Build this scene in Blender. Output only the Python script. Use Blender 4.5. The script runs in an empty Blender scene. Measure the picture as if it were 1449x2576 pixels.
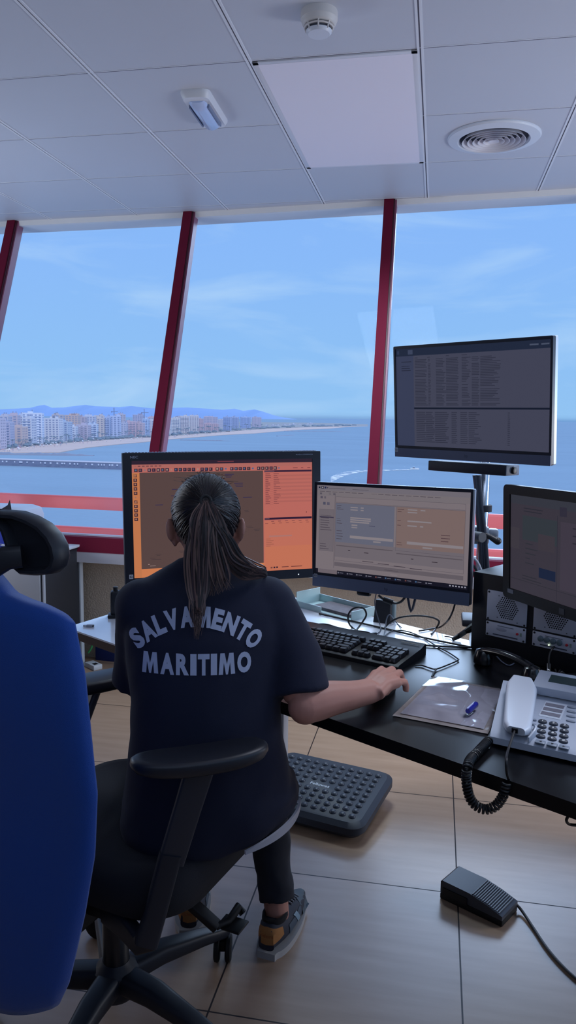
import bpy, bmesh, math, random
from mathutils import Vector as V, Matrix, noise
from mathutils.bvhtree import BVHTree
random.seed(7)
sc = bpy.context.scene
C = sc.collection
R = math.radians
sc.view_settings.view_transform = 'Standard'
sc.view_settings.look = 'None'
sc.view_settings.exposure = 0
sc.view_settings.gamma = 1

# ------------------------------------------------------------------ camera
FOC, PIT, YAW, ROL, CH = 1936.2, .1223, .1893, .0133, 1.42
CX, CY = 724.5, 1288.0
_fw = V((-math.sin(YAW) * math.cos(PIT), math.cos(YAW) * math.cos(PIT), -math.sin(PIT)))
_rt = V((math.cos(YAW), math.sin(YAW), 0))
_up = _rt.cross(_fw)
CR = _rt * math.cos(ROL) + _up * math.sin(ROL)
CU = -_rt * math.sin(ROL) + _up * math.cos(ROL)
CO = V((0, 0, CH))
cam = bpy.data.cameras.new('camera')
cam.sensor_fit = 'VERTICAL'
cam.sensor_height = 36
cam.lens = 36 * FOC / 2576
cam.clip_end = 60000
cam.clip_start = .02
co = bpy.data.objects.new('camera', cam)
C.objects.link(co)
m = Matrix((CR, CU, -_fw)).transposed().to_4x4()
m.translation = CO
co.matrix_world = m
sc.camera = co


def ray(px, py):
    return CR * ((px - CX) / FOC) - CU * ((py - CY) / FOC) + _fw


def at(px, py, z=None, Y=None, d=None):
    """real point seen at a photo coordinate on a known horizontal or vertical plane"""
    v = ray(px, py)
    t = (z - CH) / v.z if z is not None else (Y / v.y if Y is not None else d)
    return CO + v * t


def at_plane(px, py, o, n):
    v = ray(px, py)
    return CO + v * ((o - CO).dot(n) / v.dot(n))


# ------------------------------------------------------------------ materials
def lin(c):
    return tuple(((x / 255) / 12.92 if x / 255 <= .04045 else ((x / 255 + .055) / 1.055) ** 2.4) for x in c) + (1,)


_mc = {}


def M(c, rough=.5, metal=0, spec=.5, noise_amt=0, scale=40, bump=0, bscale=200, coat=0, sheen=0):
    key = (tuple(c), rough, metal, spec, noise_amt, scale, bump, bscale, coat, sheen)
    if key in _mc:
        return _mc[key]
    mt = bpy.data.materials.new('surface')
    mt.use_nodes = True
    nt = mt.node_tree
    b = nt.nodes['Principled BSDF']
    b.inputs['Base Color'].default_value = lin(c)
    b.inputs['Roughness'].default_value = rough
    b.inputs['Metallic'].default_value = metal
    b.inputs['Specular IOR Level'].default_value = spec
    if coat:
        b.inputs['Coat Weight'].default_value = coat
        b.inputs['Coat Roughness'].default_value = .12
    if sheen:
        b.inputs['Sheen Weight'].default_value = sheen
        b.inputs['Sheen Roughness'].default_value = .4
    if noise_amt or bump:
        tc = nt.nodes.new('ShaderNodeTexCoord')
    if noise_amt:
        n = nt.nodes.new('ShaderNodeTexNoise')
        n.inputs['Scale'].default_value = scale
        n.inputs['Detail'].default_value = 5
        nt.links.new(tc.outputs['Object'], n.inputs['Vector'])
        mx = nt.nodes.new('ShaderNodeMix')
        mx.data_type = 'RGBA'
        k = lin(c)
        mx.inputs[6].default_value = tuple(x * (1 - noise_amt) for x in k[:3]) + (1,)
        mx.inputs[7].default_value = tuple(min(1, x * (1 + noise_amt)) for x in k[:3]) + (1,)
        nt.links.new(n.outputs['Fac'], mx.inputs[0])
        nt.links.new(mx.outputs[2], b.inputs['Base Color'])
    if bump:
        n2 = nt.nodes.new('ShaderNodeTexNoise')
        n2.inputs['Scale'].default_value = bscale
        n2.inputs['Detail'].default_value = 3
        nt.links.new(tc.outputs['Object'], n2.inputs['Vector'])
        bp = nt.nodes.new('ShaderNodeBump')
        bp.inputs['Strength'].default_value = bump
        bp.inputs['Distance'].default_value = .01
        nt.links.new(n2.outputs['Fac'], bp.inputs['Height'])
        nt.links.new(bp.outputs['Normal'], b.inputs['Normal'])
    _mc[key] = mt
    return mt


_ec = {}


def EM(c, s=1.0):
    """lit display colour"""
    key = (tuple(c), s)
    if key not in _ec:
        mt = M((8, 8, 10), .35, spec=.05 + .0001 * len(_ec))
        b = mt.node_tree.nodes['Principled BSDF']
        b.inputs['Emission Color'].default_value = lin(c)
        b.inputs['Emission Strength'].default_value = s
        _ec[key] = mt
    return _ec[key]


# ------------------------------------------------------------------ mesh builder
class MB:
    def __init__(s):
        s.v, s.f, s.m, s.mats = [], [], [], []

    def mi(s, mat):
        if mat is None:
            return 0
        if mat not in s.mats:
            s.mats.append(mat)
        return s.mats.index(mat)

    def add(s, vs, fs, mat=None, T=None):
        o = len(s.v)
        s.v += [tuple(T @ V(p)) if T is not None else tuple(p) for p in vs]
        k = s.mi(mat)
        for f in fs:
            s.f.append([i + o for i in f])
            s.m.append(k)
        return s

    def bm(s, b, mat=None, T=None):
        b.verts.index_update()
        s.add([v.co[:] for v in b.verts], [[v.index for v in f.verts] for f in b.faces], mat, T)
        b.free()
        return s

    def box(s, c, size, rot=0, mat=None, bev=0, seg=2, T=None):
        b = bmesh.new()
        bmesh.ops.create_cube(b, size=1)
        bmesh.ops.scale(b, vec=size, verts=b.verts)
        if bev:
            bmesh.ops.bevel(b, geom=b.edges[:], offset=bev, segments=seg, affect='EDGES', profile=.5)
        Q = Matrix.Translation(c) @ (Matrix.Rotation(rot, 4, 'Z') if not isinstance(rot, Matrix) else rot)
        return s.bm(b, mat, T @ Q if T is not None else Q)

    def tube(s, pts, r, n=8, mat=None, cap=True, T=None, flat=1.0):
        pts = [V(p) for p in pts]
        rs = r if isinstance(r, (list, tuple)) else [r] * len(pts)
        vs, fs = [], []
        t0 = (pts[1] - pts[0]).normalized()
        u = t0.orthogonal().normalized()
        for i, p in enumerate(pts):
            a, c = pts[max(i - 1, 0)], pts[min(i + 1, len(pts) - 1)]
            t = (c - a)
            t = t.normalized() if t.length > 1e-9 else t0
            u = (u - t * u.dot(t))
            u = u.normalized() if u.length > 1e-6 else t.orthogonal().normalized()
            w = t.cross(u)
            for k in range(n):
                an = 2 * math.pi * k / n
                vs.append(p + (u * math.cos(an) + w * math.sin(an) * flat) * rs[i])
        for i in range(len(pts) - 1):
            for k in range(n):
                k2 = (k + 1) % n
                fs.append([i * n + k, i * n + k2, (i + 1) * n + k2, (i + 1) * n + k])
        if cap:
            fs.append(list(range(n))[::-1])
            fs.append([(len(pts) - 1) * n + k for k in range(n)])
        return s.add(vs, fs, mat, T)

    def lathe(s, prof, n=32, mat=None, T=None, cap=True):
        vs = [(r * math.cos(2 * math.pi * k / n), r * math.sin(2 * math.pi * k / n), z) for r, z in prof for k in range(n)]
        fs = []
        for i in range(len(prof) - 1):
            for k in range(n):
                k2 = (k + 1) % n
                fs.append([i * n + k, i * n + k2, (i + 1) * n + k2, (i + 1) * n + k])
        if cap:
            fs.append(list(range(n))[::-1])
            fs.append([(len(prof) - 1) * n + k for k in range(n)])
        return s.add(vs, fs, mat, T)

    def loft(s, rings, mat=None, T=None, cap=True):
        n = len(rings[0])
        vs = [p for r in rings for p in r]
        fs = []
        for i in range(len(rings) - 1):
            for k in range(n):
                k2 = (k + 1) % n
                fs.append([i * n + k, i * n + k2, (i + 1) * n + k2, (i + 1) * n + k])
        if cap:
            fs.append(list(range(n))[::-1])
            fs.append([(len(rings) - 1) * n + k for k in range(n)])
        return s.add(vs, fs, mat, T)

    def prism(s, poly, z0, z1, mat=None, T=None, bev=0):
        b = bmesh.new()
        f = b.faces.new([b.verts.new((x, y, z0)) for x, y in poly])
        b.normal_update()
        if f.normal.z > 0:
            f.normal_flip()
        g = bmesh.ops.extrude_face_region(b, geom=[f])
        bmesh.ops.translate(b, vec=(0, 0, z1 - z0), verts=[e for e in g['geom'] if isinstance(e, bmesh.types.BMVert)])
        bmesh.ops.recalc_face_normals(b, faces=b.faces)
        if bev:
            bmesh.ops.bevel(b, geom=b.edges[:], offset=bev, segments=2, affect='EDGES', profile=.5)
        return s.bm(b, mat, T)

    def ball(s, c, r, mat=None, T=None, seg=16):
        b = bmesh.new()
        bmesh.ops.create_uvsphere(b, u_segments=seg, v_segments=max(6, seg // 2 + 2), radius=1)
        r = (r, r, r) if isinstance(r, (int, float)) else r
        Q = Matrix.Translation(c) @ Matrix.Diagonal((*r, 1))
        return s.bm(b, mat, T @ Q if T is not None else Q)

    def quad(s, x0, y0, x1, y1, z, mat, T=None):
        return s.add([(x0, y0, z), (x1, y0, z), (x1, y1, z), (x0, y1, z)], [[0, 1, 2, 3]], mat, T)

    def text(s, txt, size, mat, T, bold=0, extrude=0, fit=None):
        vs, fs = text_geo(txt, size, bold, extrude)
        if fit:
            vs = fit_geo(vs, *fit)
        return s.add(vs, fs, mat, T)

    def mesh(s, name='shape', smooth=True, ang=38):
        me = bpy.data.meshes.new(name)
        me.from_pydata([tuple(p) for p in s.v], [], s.f)
        for mt in s.mats:
            me.materials.append(mt)
        me.polygons.foreach_set('material_index', s.m)
        me.update()
        if smooth:
            me.shade_smooth()
            me.set_sharp_from_angle(angle=R(ang))
        return me

    def build(s, name, mat=None, parent=None, label=None, smooth=True, ang=38):
        if mat is not None and not s.mats:
            s.mats.append(mat)
        return link(name, s.mesh(name, smooth, ang), parent, label)


def link(name, me, parent=None, label=None):
    o = bpy.data.objects.new(name, me)
    C.objects.link(o)
    if parent is not None:
        o.parent = parent
    if label:
        o['label'] = label
    return o


_tg = {}


def text_geo(txt, size, bold=0, extrude=0):
    key = (txt, bold, extrude)
    if key not in _tg:
        cu = bpy.data.curves.new('lettering', 'FONT')
        cu.body = txt
        cu.size = 1
        cu.offset = bold
        cu.extrude = extrude
        cu.align_x = 'CENTER'
        cu.align_y = 'CENTER'
        cu.resolution_u = 4
        o = bpy.data.objects.new('lettering', cu)
        C.objects.link(o)
        dg = bpy.context.evaluated_depsgraph_get()
        me = bpy.data.meshes.new_from_object(o.evaluated_get(dg))
        _tg[key] = ([tuple(v.co) for v in me.vertices], [list(p.vertices) for p in me.polygons])
        bpy.data.objects.remove(o)
        bpy.data.curves.remove(cu)
        bpy.data.meshes.remove(me)
    vs, fs = _tg[key]
    return [(x * size, y * size, z * size) for x, y, z in vs], fs


def fit_geo(vs, w, h):
    xs = [v[0] for v in vs]
    ys = [v[1] for v in vs]
    a, b = (min(xs) + max(xs)) / 2, (min(ys) + max(ys)) / 2
    sx = w / max(1e-6, max(xs) - min(xs))
    sy = h / max(1e-6, max(ys) - min(ys))
    return [((x - a) * sx, (y - b) * sy, z) for x, y, z in vs]


def tag(o, label, cat, group=None, kind=None):
    o['label'] = label
    o['category'] = cat
    if group:
        o['group'] = group
    if kind:
        o['kind'] = kind
    return o


def thing(name, label, cat, loc=(0, 0, 0), rotz=0, group=None, mw=None):
    o = bpy.data.objects.new(name, None)
    o.empty_display_size = .05
    C.objects.link(o)
    if mw is not None:
        o.matrix_world = mw
    else:
        o.location = loc
        o.rotation_euler = (0, 0, rotz)
    return tag(o, label, cat, group)


def struct(name, mb, mat=None, smooth=True, parent=None):
    o = mb.build(name, mat, parent, smooth=smooth)
    o['kind'] = 'structure'
    return o


def dup(root, loc=None, rotz=None, mw=None, label=None):
    r = root.copy()
    C.objects.link(r)
    if mw is not None:
        r.matrix_world = mw
    else:
        r.location = loc
        if rotz is not None:
            r.rotation_euler = (0, 0, rotz)
    if label:
        r['label'] = label
    for ch in list(root.children):
        c = ch.copy()
        C.objects.link(c)
        c.parent = r
        for g in ch.children:
            d = g.copy()
            C.objects.link(d)
            d.parent = c
    return r


def spline(pts, n=8):
    """Catmull-Rom through the points"""
    P = [V(p) for p in pts]
    P = [P[0] * 2 - P[1]] + P + [P[-1] * 2 - P[-2]]
    out = []
    for i in range(1, len(P) - 2):
        for k in range(n):
            t = k / n
            a, b, c, d = P[i - 1], P[i], P[i + 1], P[i + 2]
            out.append(.5 * ((2 * b) + (c - a) * t + (2 * a - 5 * b + 4 * c - d) * t * t + (3 * b - a - 3 * c + d) * t ** 3))
    out.append(P[-2])
    return out


def helix(path, turns, r):
    out = []
    L = [0]
    for a, b in zip(path, path[1:]):
        L.append(L[-1] + (b - a).length)
    N = int(turns * 12)
    u = None
    j = 0
    for i in range(N + 1):
        s = L[-1] * i / N
        while j < len(L) - 2 and L[j + 1] < s:
            j += 1
        k = (s - L[j]) / max(1e-9, L[j + 1] - L[j])
        p = path[j].lerp(path[j + 1], min(1, k))
        t = (path[min(j + 2, len(path) - 1)] - path[max(j - 1, 0)]).normalized()
        u = t.orthogonal().normalized() if u is None else (u - t * u.dot(t)).normalized()
        w = t.cross(u)
        an = 2 * math.pi * turns * i / N
        out.append(p + u * math.cos(an) * r + w * math.sin(an) * r)
    return out


def rrect(w, h, r, n=5, cx=0, cy=0):
    out = []
    for sx, sy, a0 in ((1, 1, 0), (-1, 1, 90), (-1, -1, 180), (1, -1, 270)):
        for k in range(n + 1):
            a = R(a0 + 90 * k / n)
            out.append((cx + sx * (w / 2 - r) + r * math.cos(a), cy + sy * (h / 2 - r) + r * math.sin(a)))
    return out


def sell(cx, cy, z, a, b, p=2.4, n=40):
    """superellipse ring"""
    out = []
    for k in range(n):
        t = 2 * math.pi * k / n
        c, s = math.cos(t), math.sin(t)
        out.append((cx + a * math.copysign(abs(c) ** (2 / p), c), cy + b * math.copysign(abs(s) ** (2 / p), s), z))
    return out


def remeshed(mb, voxel, smooth=4, name='body'):
    o = link('blank', mb.mesh('blank', False))
    a = o.modifiers.new('r', 'REMESH')
    a.mode = 'VOXEL'
    a.voxel_size = voxel
    if smooth:
        b = o.modifiers.new('s', 'SMOOTH')
        b.iterations = smooth
        b.factor = .5
    dg = bpy.context.evaluated_depsgraph_get()
    me = bpy.data.meshes.new_from_object(o.evaluated_get(dg))
    me.name = name
    bpy.data.objects.remove(o)
    me.materials.clear()
    me.shade_smooth()
    return me


BLK = M((22, 24, 30), .42, spec=.4)
BLK2 = M((14, 15, 19), .55, spec=.3)
DGREY = M((46, 50, 60), .5)
WHITE = M((225, 226, 226), .45)
CABLE = M((12, 13, 17), .45)
ALU = M((175, 180, 190), .28, metal=.9)
# ------------------------------------------------------------------ sky and light
w = bpy.data.worlds.new('sky')
sc.world = w
w.use_nodes = True
nt = w.node_tree
bg = nt.nodes['Background']
tc = nt.nodes.new('ShaderNodeTexCoord')
sx = nt.nodes.new('ShaderNodeSeparateXYZ')
nt.links.new(tc.outputs['Generated'], sx.inputs[0])
rp = nt.nodes.new('ShaderNodeValToRGB')
e = rp.color_ramp.elements
e[0].position, e[0].color = 0, lin((120, 165, 215))
e[1].position, e[1].color = 1, lin((96, 150, 230))
for p, c in ((.005, (150, 199, 242)), (.07, (146, 196, 245)), (.2, (141, 189, 249)), (.45, (132, 178, 246))):
    k = e.new(p)
    k.color = lin(c)
nt.links.new(sx.outputs['Z'], rp.inputs[0])
mp = nt.nodes.new('ShaderNodeMapping')
mp.inputs['Scale'].default_value = (1.5, 1.5, 6)
mp.inputs['Rotation'].default_value = (0, R(-8), 0)
nt.links.new(tc.outputs['Generated'], mp.inputs[0])
nz = nt.nodes.new('ShaderNodeTexNoise')
nz.inputs['Scale'].default_value = 2.6
nz.inputs['Detail'].default_value = 6
nz.inputs['Roughness'].default_value = .55
nz.inputs['Distortion'].default_value = .6
nt.links.new(mp.outputs[0], nz.inputs[0])
cr = nt.nodes.new('ShaderNodeValToRGB')
cr.color_ramp.elements[0].position = .47
cr.color_ramp.elements[0].color = (0, 0, 0, 1)
cr.color_ramp.elements[1].position = .78
cr.color_ramp.elements[1].color = (.75, .75, .75, 1)
nt.links.new(nz.outputs['Fac'], cr.inputs[0])
mx = nt.nodes.new('ShaderNodeMix')
mx.data_type = 'RGBA'
nt.links.new(cr.outputs[0], mx.inputs[0])
nt.links.new(rp.outputs[0], mx.inputs[6])
mx.inputs[7].default_value = lin((188, 221, 250))
nt.links.new(mx.outputs[2], bg.inputs['Color'])
bg.inputs['Strength'].default_value = 1.0

sun = bpy.data.lights.new('sun', 'SUN')
sun.energy = 2.0
sun.color = (1, .93, .84)
sun.angle = R(.6)
so = bpy.data.objects.new('sun', sun)
C.objects.link(so)
so.rotation_euler = V((-.35, .50, -.75)).to_track_quat('-Z', 'Y').to_euler()


def lamp(name, loc, to, size, energy, color):
    a = bpy.data.lights.new(name, 'AREA')
    a.shape = 'RECTANGLE'
    a.size, a.size_y = size
    a.energy = energy
    a.color = color
    o = bpy.data.objects.new(name, a)
    C.objects.link(o)
    o.location = loc
    o.rotation_euler = (V(to) - V(loc)).to_track_quat('-Z', 'Y').to_euler()
    return o


fill_sun = bpy.data.lights.new('sky_fill', 'SUN')
fill_sun.energy = 1.5  # second soft sun, added to brighten the room through the windows
fill_sun.color = (.56, .74, 1)
fill_sun.angle = R(27)
sko = bpy.data.objects.new('sky_fill', fill_sun)
C.objects.link(sko)
sko.rotation_euler = V((-.10, -1, -.38)).to_track_quat('-Z', 'Y').to_euler()
lamp('fill_rear', (.6, -.7, 1.95), (.3, .2, 3.2), (3.2, 1.2), 26, (.60, .75, 1))  # added uplight behind the camera, brightens the ceiling
lamp('fill_right', (2.5, 3.3, 1.5), (.6, 3.6, 2.75), (1.0, 1.0), 15, (.60, .76, 1))  # added fill out of view at right, lifts the ceiling by the windows
lamp('fill_left', (-3.3, 3.2, 1.5), (-1.2, 3.9, 2.75), (1.0, 1.0), 15, (.60, .76, 1))  # matching added fill out of view at left
lamp('fill_under_panel', (-.4, 3.43, 2.655), (-.4, 3.3, 0), (.5, 1.1), 24, (.70, .87, 1)).data.spread = R(130)  # added fill below the ceiling panel, which itself is off
lamp('fill_wall', (2.7, 2.9, 1.0), (-.6, 4.1, .35), (.8, .8), 26, (.95, .93, .95))  # added light aimed at the wall under the windows, no fixture
lamp('fill_corner', (-3.5, 2.5, 1.1), (-1.7, 4.1, .4), (.6, .6), 7, (.95, .9, .9))  # added light for the wall and cabinet at left, no fixture
lamp('fill_desk', (.95, 2.25, 2.62), (.75, 2.25, 0), (.7, .7), 13, (.80, .85, 1)).data.spread = R(95)  # added downward fill over desk and floor, no fixture

# ------------------------------------------------------------------ room shell
ZC = 2.674
XL, XR, YB = -4.6, 3.3, -3.4


def WY(X, z):
    return 4.72 - (.042 if X < -1.55 else .08) * (X + 1.55) - .42 * (2.63 - z)


def strip(mb, z0, z1, zr, d0, d1, mat=None, x0=XL, x1=XR):
    xs = [x0] + ([-1.55] if x0 < -1.55 < x1 else []) + [x1]
    poly = [(x, WY(x, zr) + d0) for x in xs] + [(x, WY(x, zr) + d1) for x in xs[::-1]]
    return mb.prism(poly, z0, z1, mat)


# floor: pale wood-look raised tiles with thin dark joints
fm = bpy.data.materials.new('floor_tiles')
fm.use_nodes = True
nt = fm.node_tree
b = nt.nodes['Principled BSDF']
g = nt.nodes.new('ShaderNodeTexCoord')
s3 = nt.nodes.new('ShaderNodeSeparateXYZ')
nt.links.new(g.outputs['Object'], s3.inputs[0])


def mth(op, a, bb=None):
    n = nt.nodes.new('ShaderNodeMath')
    n.operation = op
    for i, x in enumerate((a, bb)):
        if x is None:
            continue
        if isinstance(x, (int, float)):
            n.inputs[i].default_value = x
        else:
            nt.links.new(x, n.inputs[i])
    return n.outputs[0]


def joint(axis, off):
    f = mth('FRACT', mth('DIVIDE', mth('ADD', axis, off), .6))
    d = mth('ABSOLUTE', mth('SUBTRACT', f, .5))
    return mth('GREATER_THAN', d, .5 - .0022 / .6)


jj = mth('MAXIMUM', joint(s3.outputs[0], .4903 + 6), joint(s3.outputs[1], -2.2267 + 6))
mpn = nt.nodes.new('ShaderNodeMapping')
mpn.inputs['Scale'].default_value = (2.2, 16, 1)
nt.links.new(g.outputs['Object'], mpn.inputs[0])
wn = nt.nodes.new('ShaderNodeTexNoise')
wn.inputs['Scale'].default_value = 1.6
wn.inputs['Detail'].default_value = 6
nt.links.new(mpn.outputs[0], wn.inputs[0])
wr = nt.nodes.new('ShaderNodeValToRGB')
wr.color_ramp.elements[0].position = .3
wr.color_ramp.elements[0].color = lin((156, 128, 106))
wr.color_ramp.elements[1].position = .72
wr.color_ramp.elements[1].color = lin((170, 142, 120))
nt.links.new(wn.outputs['Fac'], wr.inputs[0])
mj = nt.nodes.new('ShaderNodeMix')
mj.data_type = 'RGBA'
nt.links.new(jj, mj.inputs[0])
nt.links.new(wr.outputs[0], mj.inputs[6])
mj.inputs[7].default_value = lin((40, 30, 30))
nt.links.new(mj.outputs[2], b.inputs['Base Color'])
nt.links.new(mth('MULTIPLY', mth('SUBTRACT', 1.0, jj), .6), b.inputs['Coat Weight'])
b.inputs['Roughness'].default_value = .5
b.inputs['Specular IOR Level'].default_value = .4
b.inputs['Coat Weight'].default_value = .6
b.inputs['Coat Roughness'].default_value = .25
b.inputs['Coat IOR'].default_value = 1.75

fl = struct('floor', MB().box(((XL + XR) / 2, .55, -.05), (XR - XL, 8.1, .1)), fm, smooth=False)

# ceiling: metal tiles, paired bright runners one way, hairline joints the other
CT = M((206, 208, 216), .48, spec=.45, noise_amt=.03, scale=2, bump=.03, bscale=900)
CBAR = M((232, 232, 236), .4)
CGAP = M((95, 92, 105), .7)
mb = MB()
poly = [(XL, YB), (XR, YB), (XR, WY(XR, 2.63) + .06), (-1.55, WY(-1.55, 2.63) + .06), (XL, WY(XL, 2.63) + .06)]
mb.prism(poly, ZC, ZC + .06, CT)
for i in range(-5, 8):
    x = -1.3045 + .6 * i
    if not XL < x < XR:
        continue
    y1 = WY(x, 2.63) + .03
    for s in (-1, 1):
        mb.box((x + s * .0068, (YB + y1) / 2, ZC - .001), (.0085, y1 - YB, .004), mat=CBAR)
    mb.box((x, (YB + y1) / 2, ZC), (.005, y1 - YB, .002), mat=CGAP)
for j in range(-10, 4):
    y = 2.826 + .6 * j
    mb.box(((XL + XR) / 2, y, ZC), (XR - XL, .004, .0016), mat=CGAP)
    mb.box(((XL + XR) / 2, y - .005, ZC), (XR - XL, .004, .0024), mat=CBAR)
struct('ceiling', mb, smooth=False)
mb = MB()
strip(mb, 2.642, 2.72, 2.63, .03, .22, M((236, 232, 228), .45))
struct('trim_1', mb, smooth=False)
STU = M((216, 204, 188), .9, noise_amt=.08, scale=60, bump=.55, bscale=110)
mb = MB()
strip(mb, 0, .607, .665, .2, .45)
struct('wall_front', mb, STU, smooth=False)
mb = MB()
strip(mb, .607, .666, .665, .0, .42)
struct('trim_2', mb, M((205, 204, 214), .5), smooth=False)
struct('wall_back', MB().box(((XL + XR) / 2, YB - .05, ZC / 2), (XR - XL, .1, ZC)), M((150, 150, 160), .9), smooth=False)
struct('wall_left', MB().box((XL - .05, .6, ZC / 2), (.1, 8, ZC)), M((140, 142, 155), .9), smooth=False)
mb = MB().box((XR + .05, .6, .33), (.1, 8, .67)).box((XR + .05, -2.2, 1.6), (.1, 2.4, 2.0))
struct('wall_right', mb, M((150, 150, 160), .9), smooth=False)

# windows: outward-leaning panes between dark red mullions
RED = M((108, 20, 46), .75, spec=.15, noise_amt=.05, scale=30)
REDL = M((150, 90, 110), .4)


def glass_mat(h, name):
    gm = bpy.data.materials.new(name)
    gm.use_nodes = True
    nt = gm.node_tree
    nt.nodes.remove(nt.nodes['Principled BSDF'])
    out = nt.nodes['Material Output']
    tr = nt.nodes.new('ShaderNodeBsdfTransparent')
    tr.inputs[0].default_value = (.97, .98, 1, 1)
    gl = nt.nodes.new('ShaderNodeBsdfGlossy')
    gl.inputs['Roughness'].default_value = .03
    df = nt.nodes.new('ShaderNodeBsdfTranslucent')
    df.inputs[0].default_value = (.75, .85, 1, 1)
    lw = nt.nodes.new('ShaderNodeValue')
    lw.outputs[0].default_value = .002
    m1 = nt.nodes.new('ShaderNodeMixShader')
    nt.links.new(lw.outputs[0], m1.inputs[0])
    nt.links.new(tr.outputs[0], m1.inputs[1])
    nt.links.new(gl.outputs[0], m1.inputs[2])
    m2 = nt.nodes.new('ShaderNodeMixShader')
    t = nt.nodes.new('ShaderNodeTexCoord')
    mp = nt.nodes.new('ShaderNodeMapping')
    mp.inputs['Scale'].default_value = (3.2, 1, .55)
    nt.links.new(t.outputs['Object'], mp.inputs[0])
    n = nt.nodes.new('ShaderNodeTexNoise')
    n.inputs['Scale'].default_value = 1.3
    n.inputs['Detail'].default_value = 1
    nt.links.new(mp.outputs[0], n.inputs[0])
    r = nt.nodes.new('ShaderNodeMapRange')
    r.inputs['From Min'].default_value = .42
    r.inputs['From Max'].default_value = .75
    r.inputs['To Min'].default_value = .0
    r.inputs['To Max'].default_value = h
    nt.links.new(n.outputs['Fac'], r.inputs[0])
    nt.links.new(r.outputs[0], m2.inputs[0])
    nt.links.new(m1.outputs[0], m2.inputs[1])
    nt.links.new(df.outputs[0], m2.inputs[2])
    nt.links.new(m2.outputs[0], out.inputs[0])
    return gm


G1, G2 = glass_mat(.035, 'hazy_glass'), glass_mat(.006, 'clear_glass')
MX = [XL, -4.0, -2.775, -1.554, -.312, .93, 2.17, XR]
mull_w = .072
for i in range(len(MX) - 1):
    a, c = MX[i], MX[i + 1]
    wd = bpy.data.objects.new('window_%d' % (i + 1), None)
    C.objects.link(wd)
    wd['kind'] = 'structure'
    wd.location = ((a + c) / 2, WY((a + c) / 2, .67), .67)
    bpy.context.view_layer.update()
    inv = wd.matrix_world.inverted()

    def slab(x0, x1, z0, z1, d0, d1, mat=None, mb=None):
        mb = mb or MB()
        vs = [V((x, WY(x, z) + d, z)) for z in (z0, z1) for x, d in ((x0, d0), (x1, d0), (x1, d1), (x0, d1))]
        fs = [[3, 2, 1, 0], [4, 5, 6, 7], [0, 1, 5, 4], [1, 2, 6, 5], [2, 3, 7, 6], [3, 0, 4, 7]]
        return mb.add(vs, fs, mat, inv)

    slab(a, c, .735, 2.69, .055, .062).build('pane', G1 if i == 2 else G2, wd, smooth=False)
    fr = slab(a, c, .664, .744, 0, .09, RED)
    slab(a + .03, c - .03, .744, .752, .045, .075, M((190, 190, 205), .4), fr)
    fr.build('frame', None, wd, smooth=False)
    if i:
        mm = slab(a - mull_w / 2, a + mull_w / 2 - .018, .66, 2.69, -.012, .1, RED)
        slab(a + mull_w / 2 - .018, a + mull_w / 2 - .010, .66, 2.69, -.002, .09, M((70, 20, 34), .5), mm)
        slab(a + mull_w / 2 - .010, a + mull_w / 2, .66, 2.69, .012, .08, REDL, mm)
        mm.build('mullion', None, wd, smooth=False)

# outside gallery and its red railing
mb = MB()
strip(mb, -.3, -.2, .665, .3, 2.2)
struct('trim_3', mb, M((120, 110, 112), .9), smooth=False)
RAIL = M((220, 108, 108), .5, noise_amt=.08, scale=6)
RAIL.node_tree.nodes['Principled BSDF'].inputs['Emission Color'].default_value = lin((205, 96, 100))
RAIL.node_tree.nodes['Principled BSDF'].inputs['Emission Strength'].default_value = .32  # glow added to the paint so the shaded side reads as lit
rg = thing('railing', 'red painted two-bar railing outside the windows', 'railing', (-1.0, 4.5, -.2))


def rail_y(x):
    return 4.415 - .0685 * x


for z0, z1 in ((.822, .90), (.612, .702)):
    mb = MB()
    pr_ = [(-.026, z0), (.03, z0), (.03, z1 - .012), (.022, z1), (-.018, z1), (-.026, z1 - .012)]
    rings = [[(x + 1.0, rail_y(x) - 4.5 + dy, z + .2) for dy, z in pr_] for x in (-4.6, -1.94, 2.9)]
    mb.loft(rings)
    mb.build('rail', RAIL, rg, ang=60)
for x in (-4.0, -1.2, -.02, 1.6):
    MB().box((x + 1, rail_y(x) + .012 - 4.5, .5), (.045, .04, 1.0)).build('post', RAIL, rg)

# ------------------------------------------------------------------ outside: sea, shore, town, hills
ZS = -38.0
sm = M((138, 164, 184), .9, spec=.0, noise_amt=.10, scale=.012, bump=.9, bscale=.25)
nt = sm.node_tree
for n in nt.nodes:
    if n.type == 'BUMP':
        n.inputs['Distance'].default_value = 1.2
    if n.type == 'TEX_NOISE':
        mpp = nt.nodes.new('ShaderNodeMapping')
        mpp.inputs['Scale'].default_value = (.35, 1.0, 1)
        l = n.inputs['Vector'].links[0]
        fs_ = l.from_socket
        nt.links.remove(l)
        nt.links.new(fs_, mpp.inputs[0])
        nt.links.new(mpp.outputs[0], n.inputs['Vector'])
mb = MB()
mb.add([(-45000, 12, 0), (45000, 12, 0), (45000, 42000, 0), (-45000, 42000, 0)], [[0, 1, 2, 3]])
o = struct('sea', mb, sm, smooth=False)
o.location.z = ZS


def shore(name, px, far, z, mat):
    pts = [at(x, y, z=z) for x, y in px] + [at(x, y, z=z) for x, y in far]
    b = bmesh.new()
    top = b.faces.new([b.verts.new(p) for p in pts])
    b.normal_update()
    if top.normal.z < 0:
        top.normal_flip()
    g = bmesh.ops.extrude_face_region(b, geom=[top])
    bmesh.ops.translate(b, vec=(0, 0, -2.5), verts=[q for q in g['geom'] if isinstance(q, bmesh.types.BMVert)])
    bmesh.ops.recalc_face_normals(b, faces=b.faces)
    return struct(name, MB().bm(b), mat, smooth=False)


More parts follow.
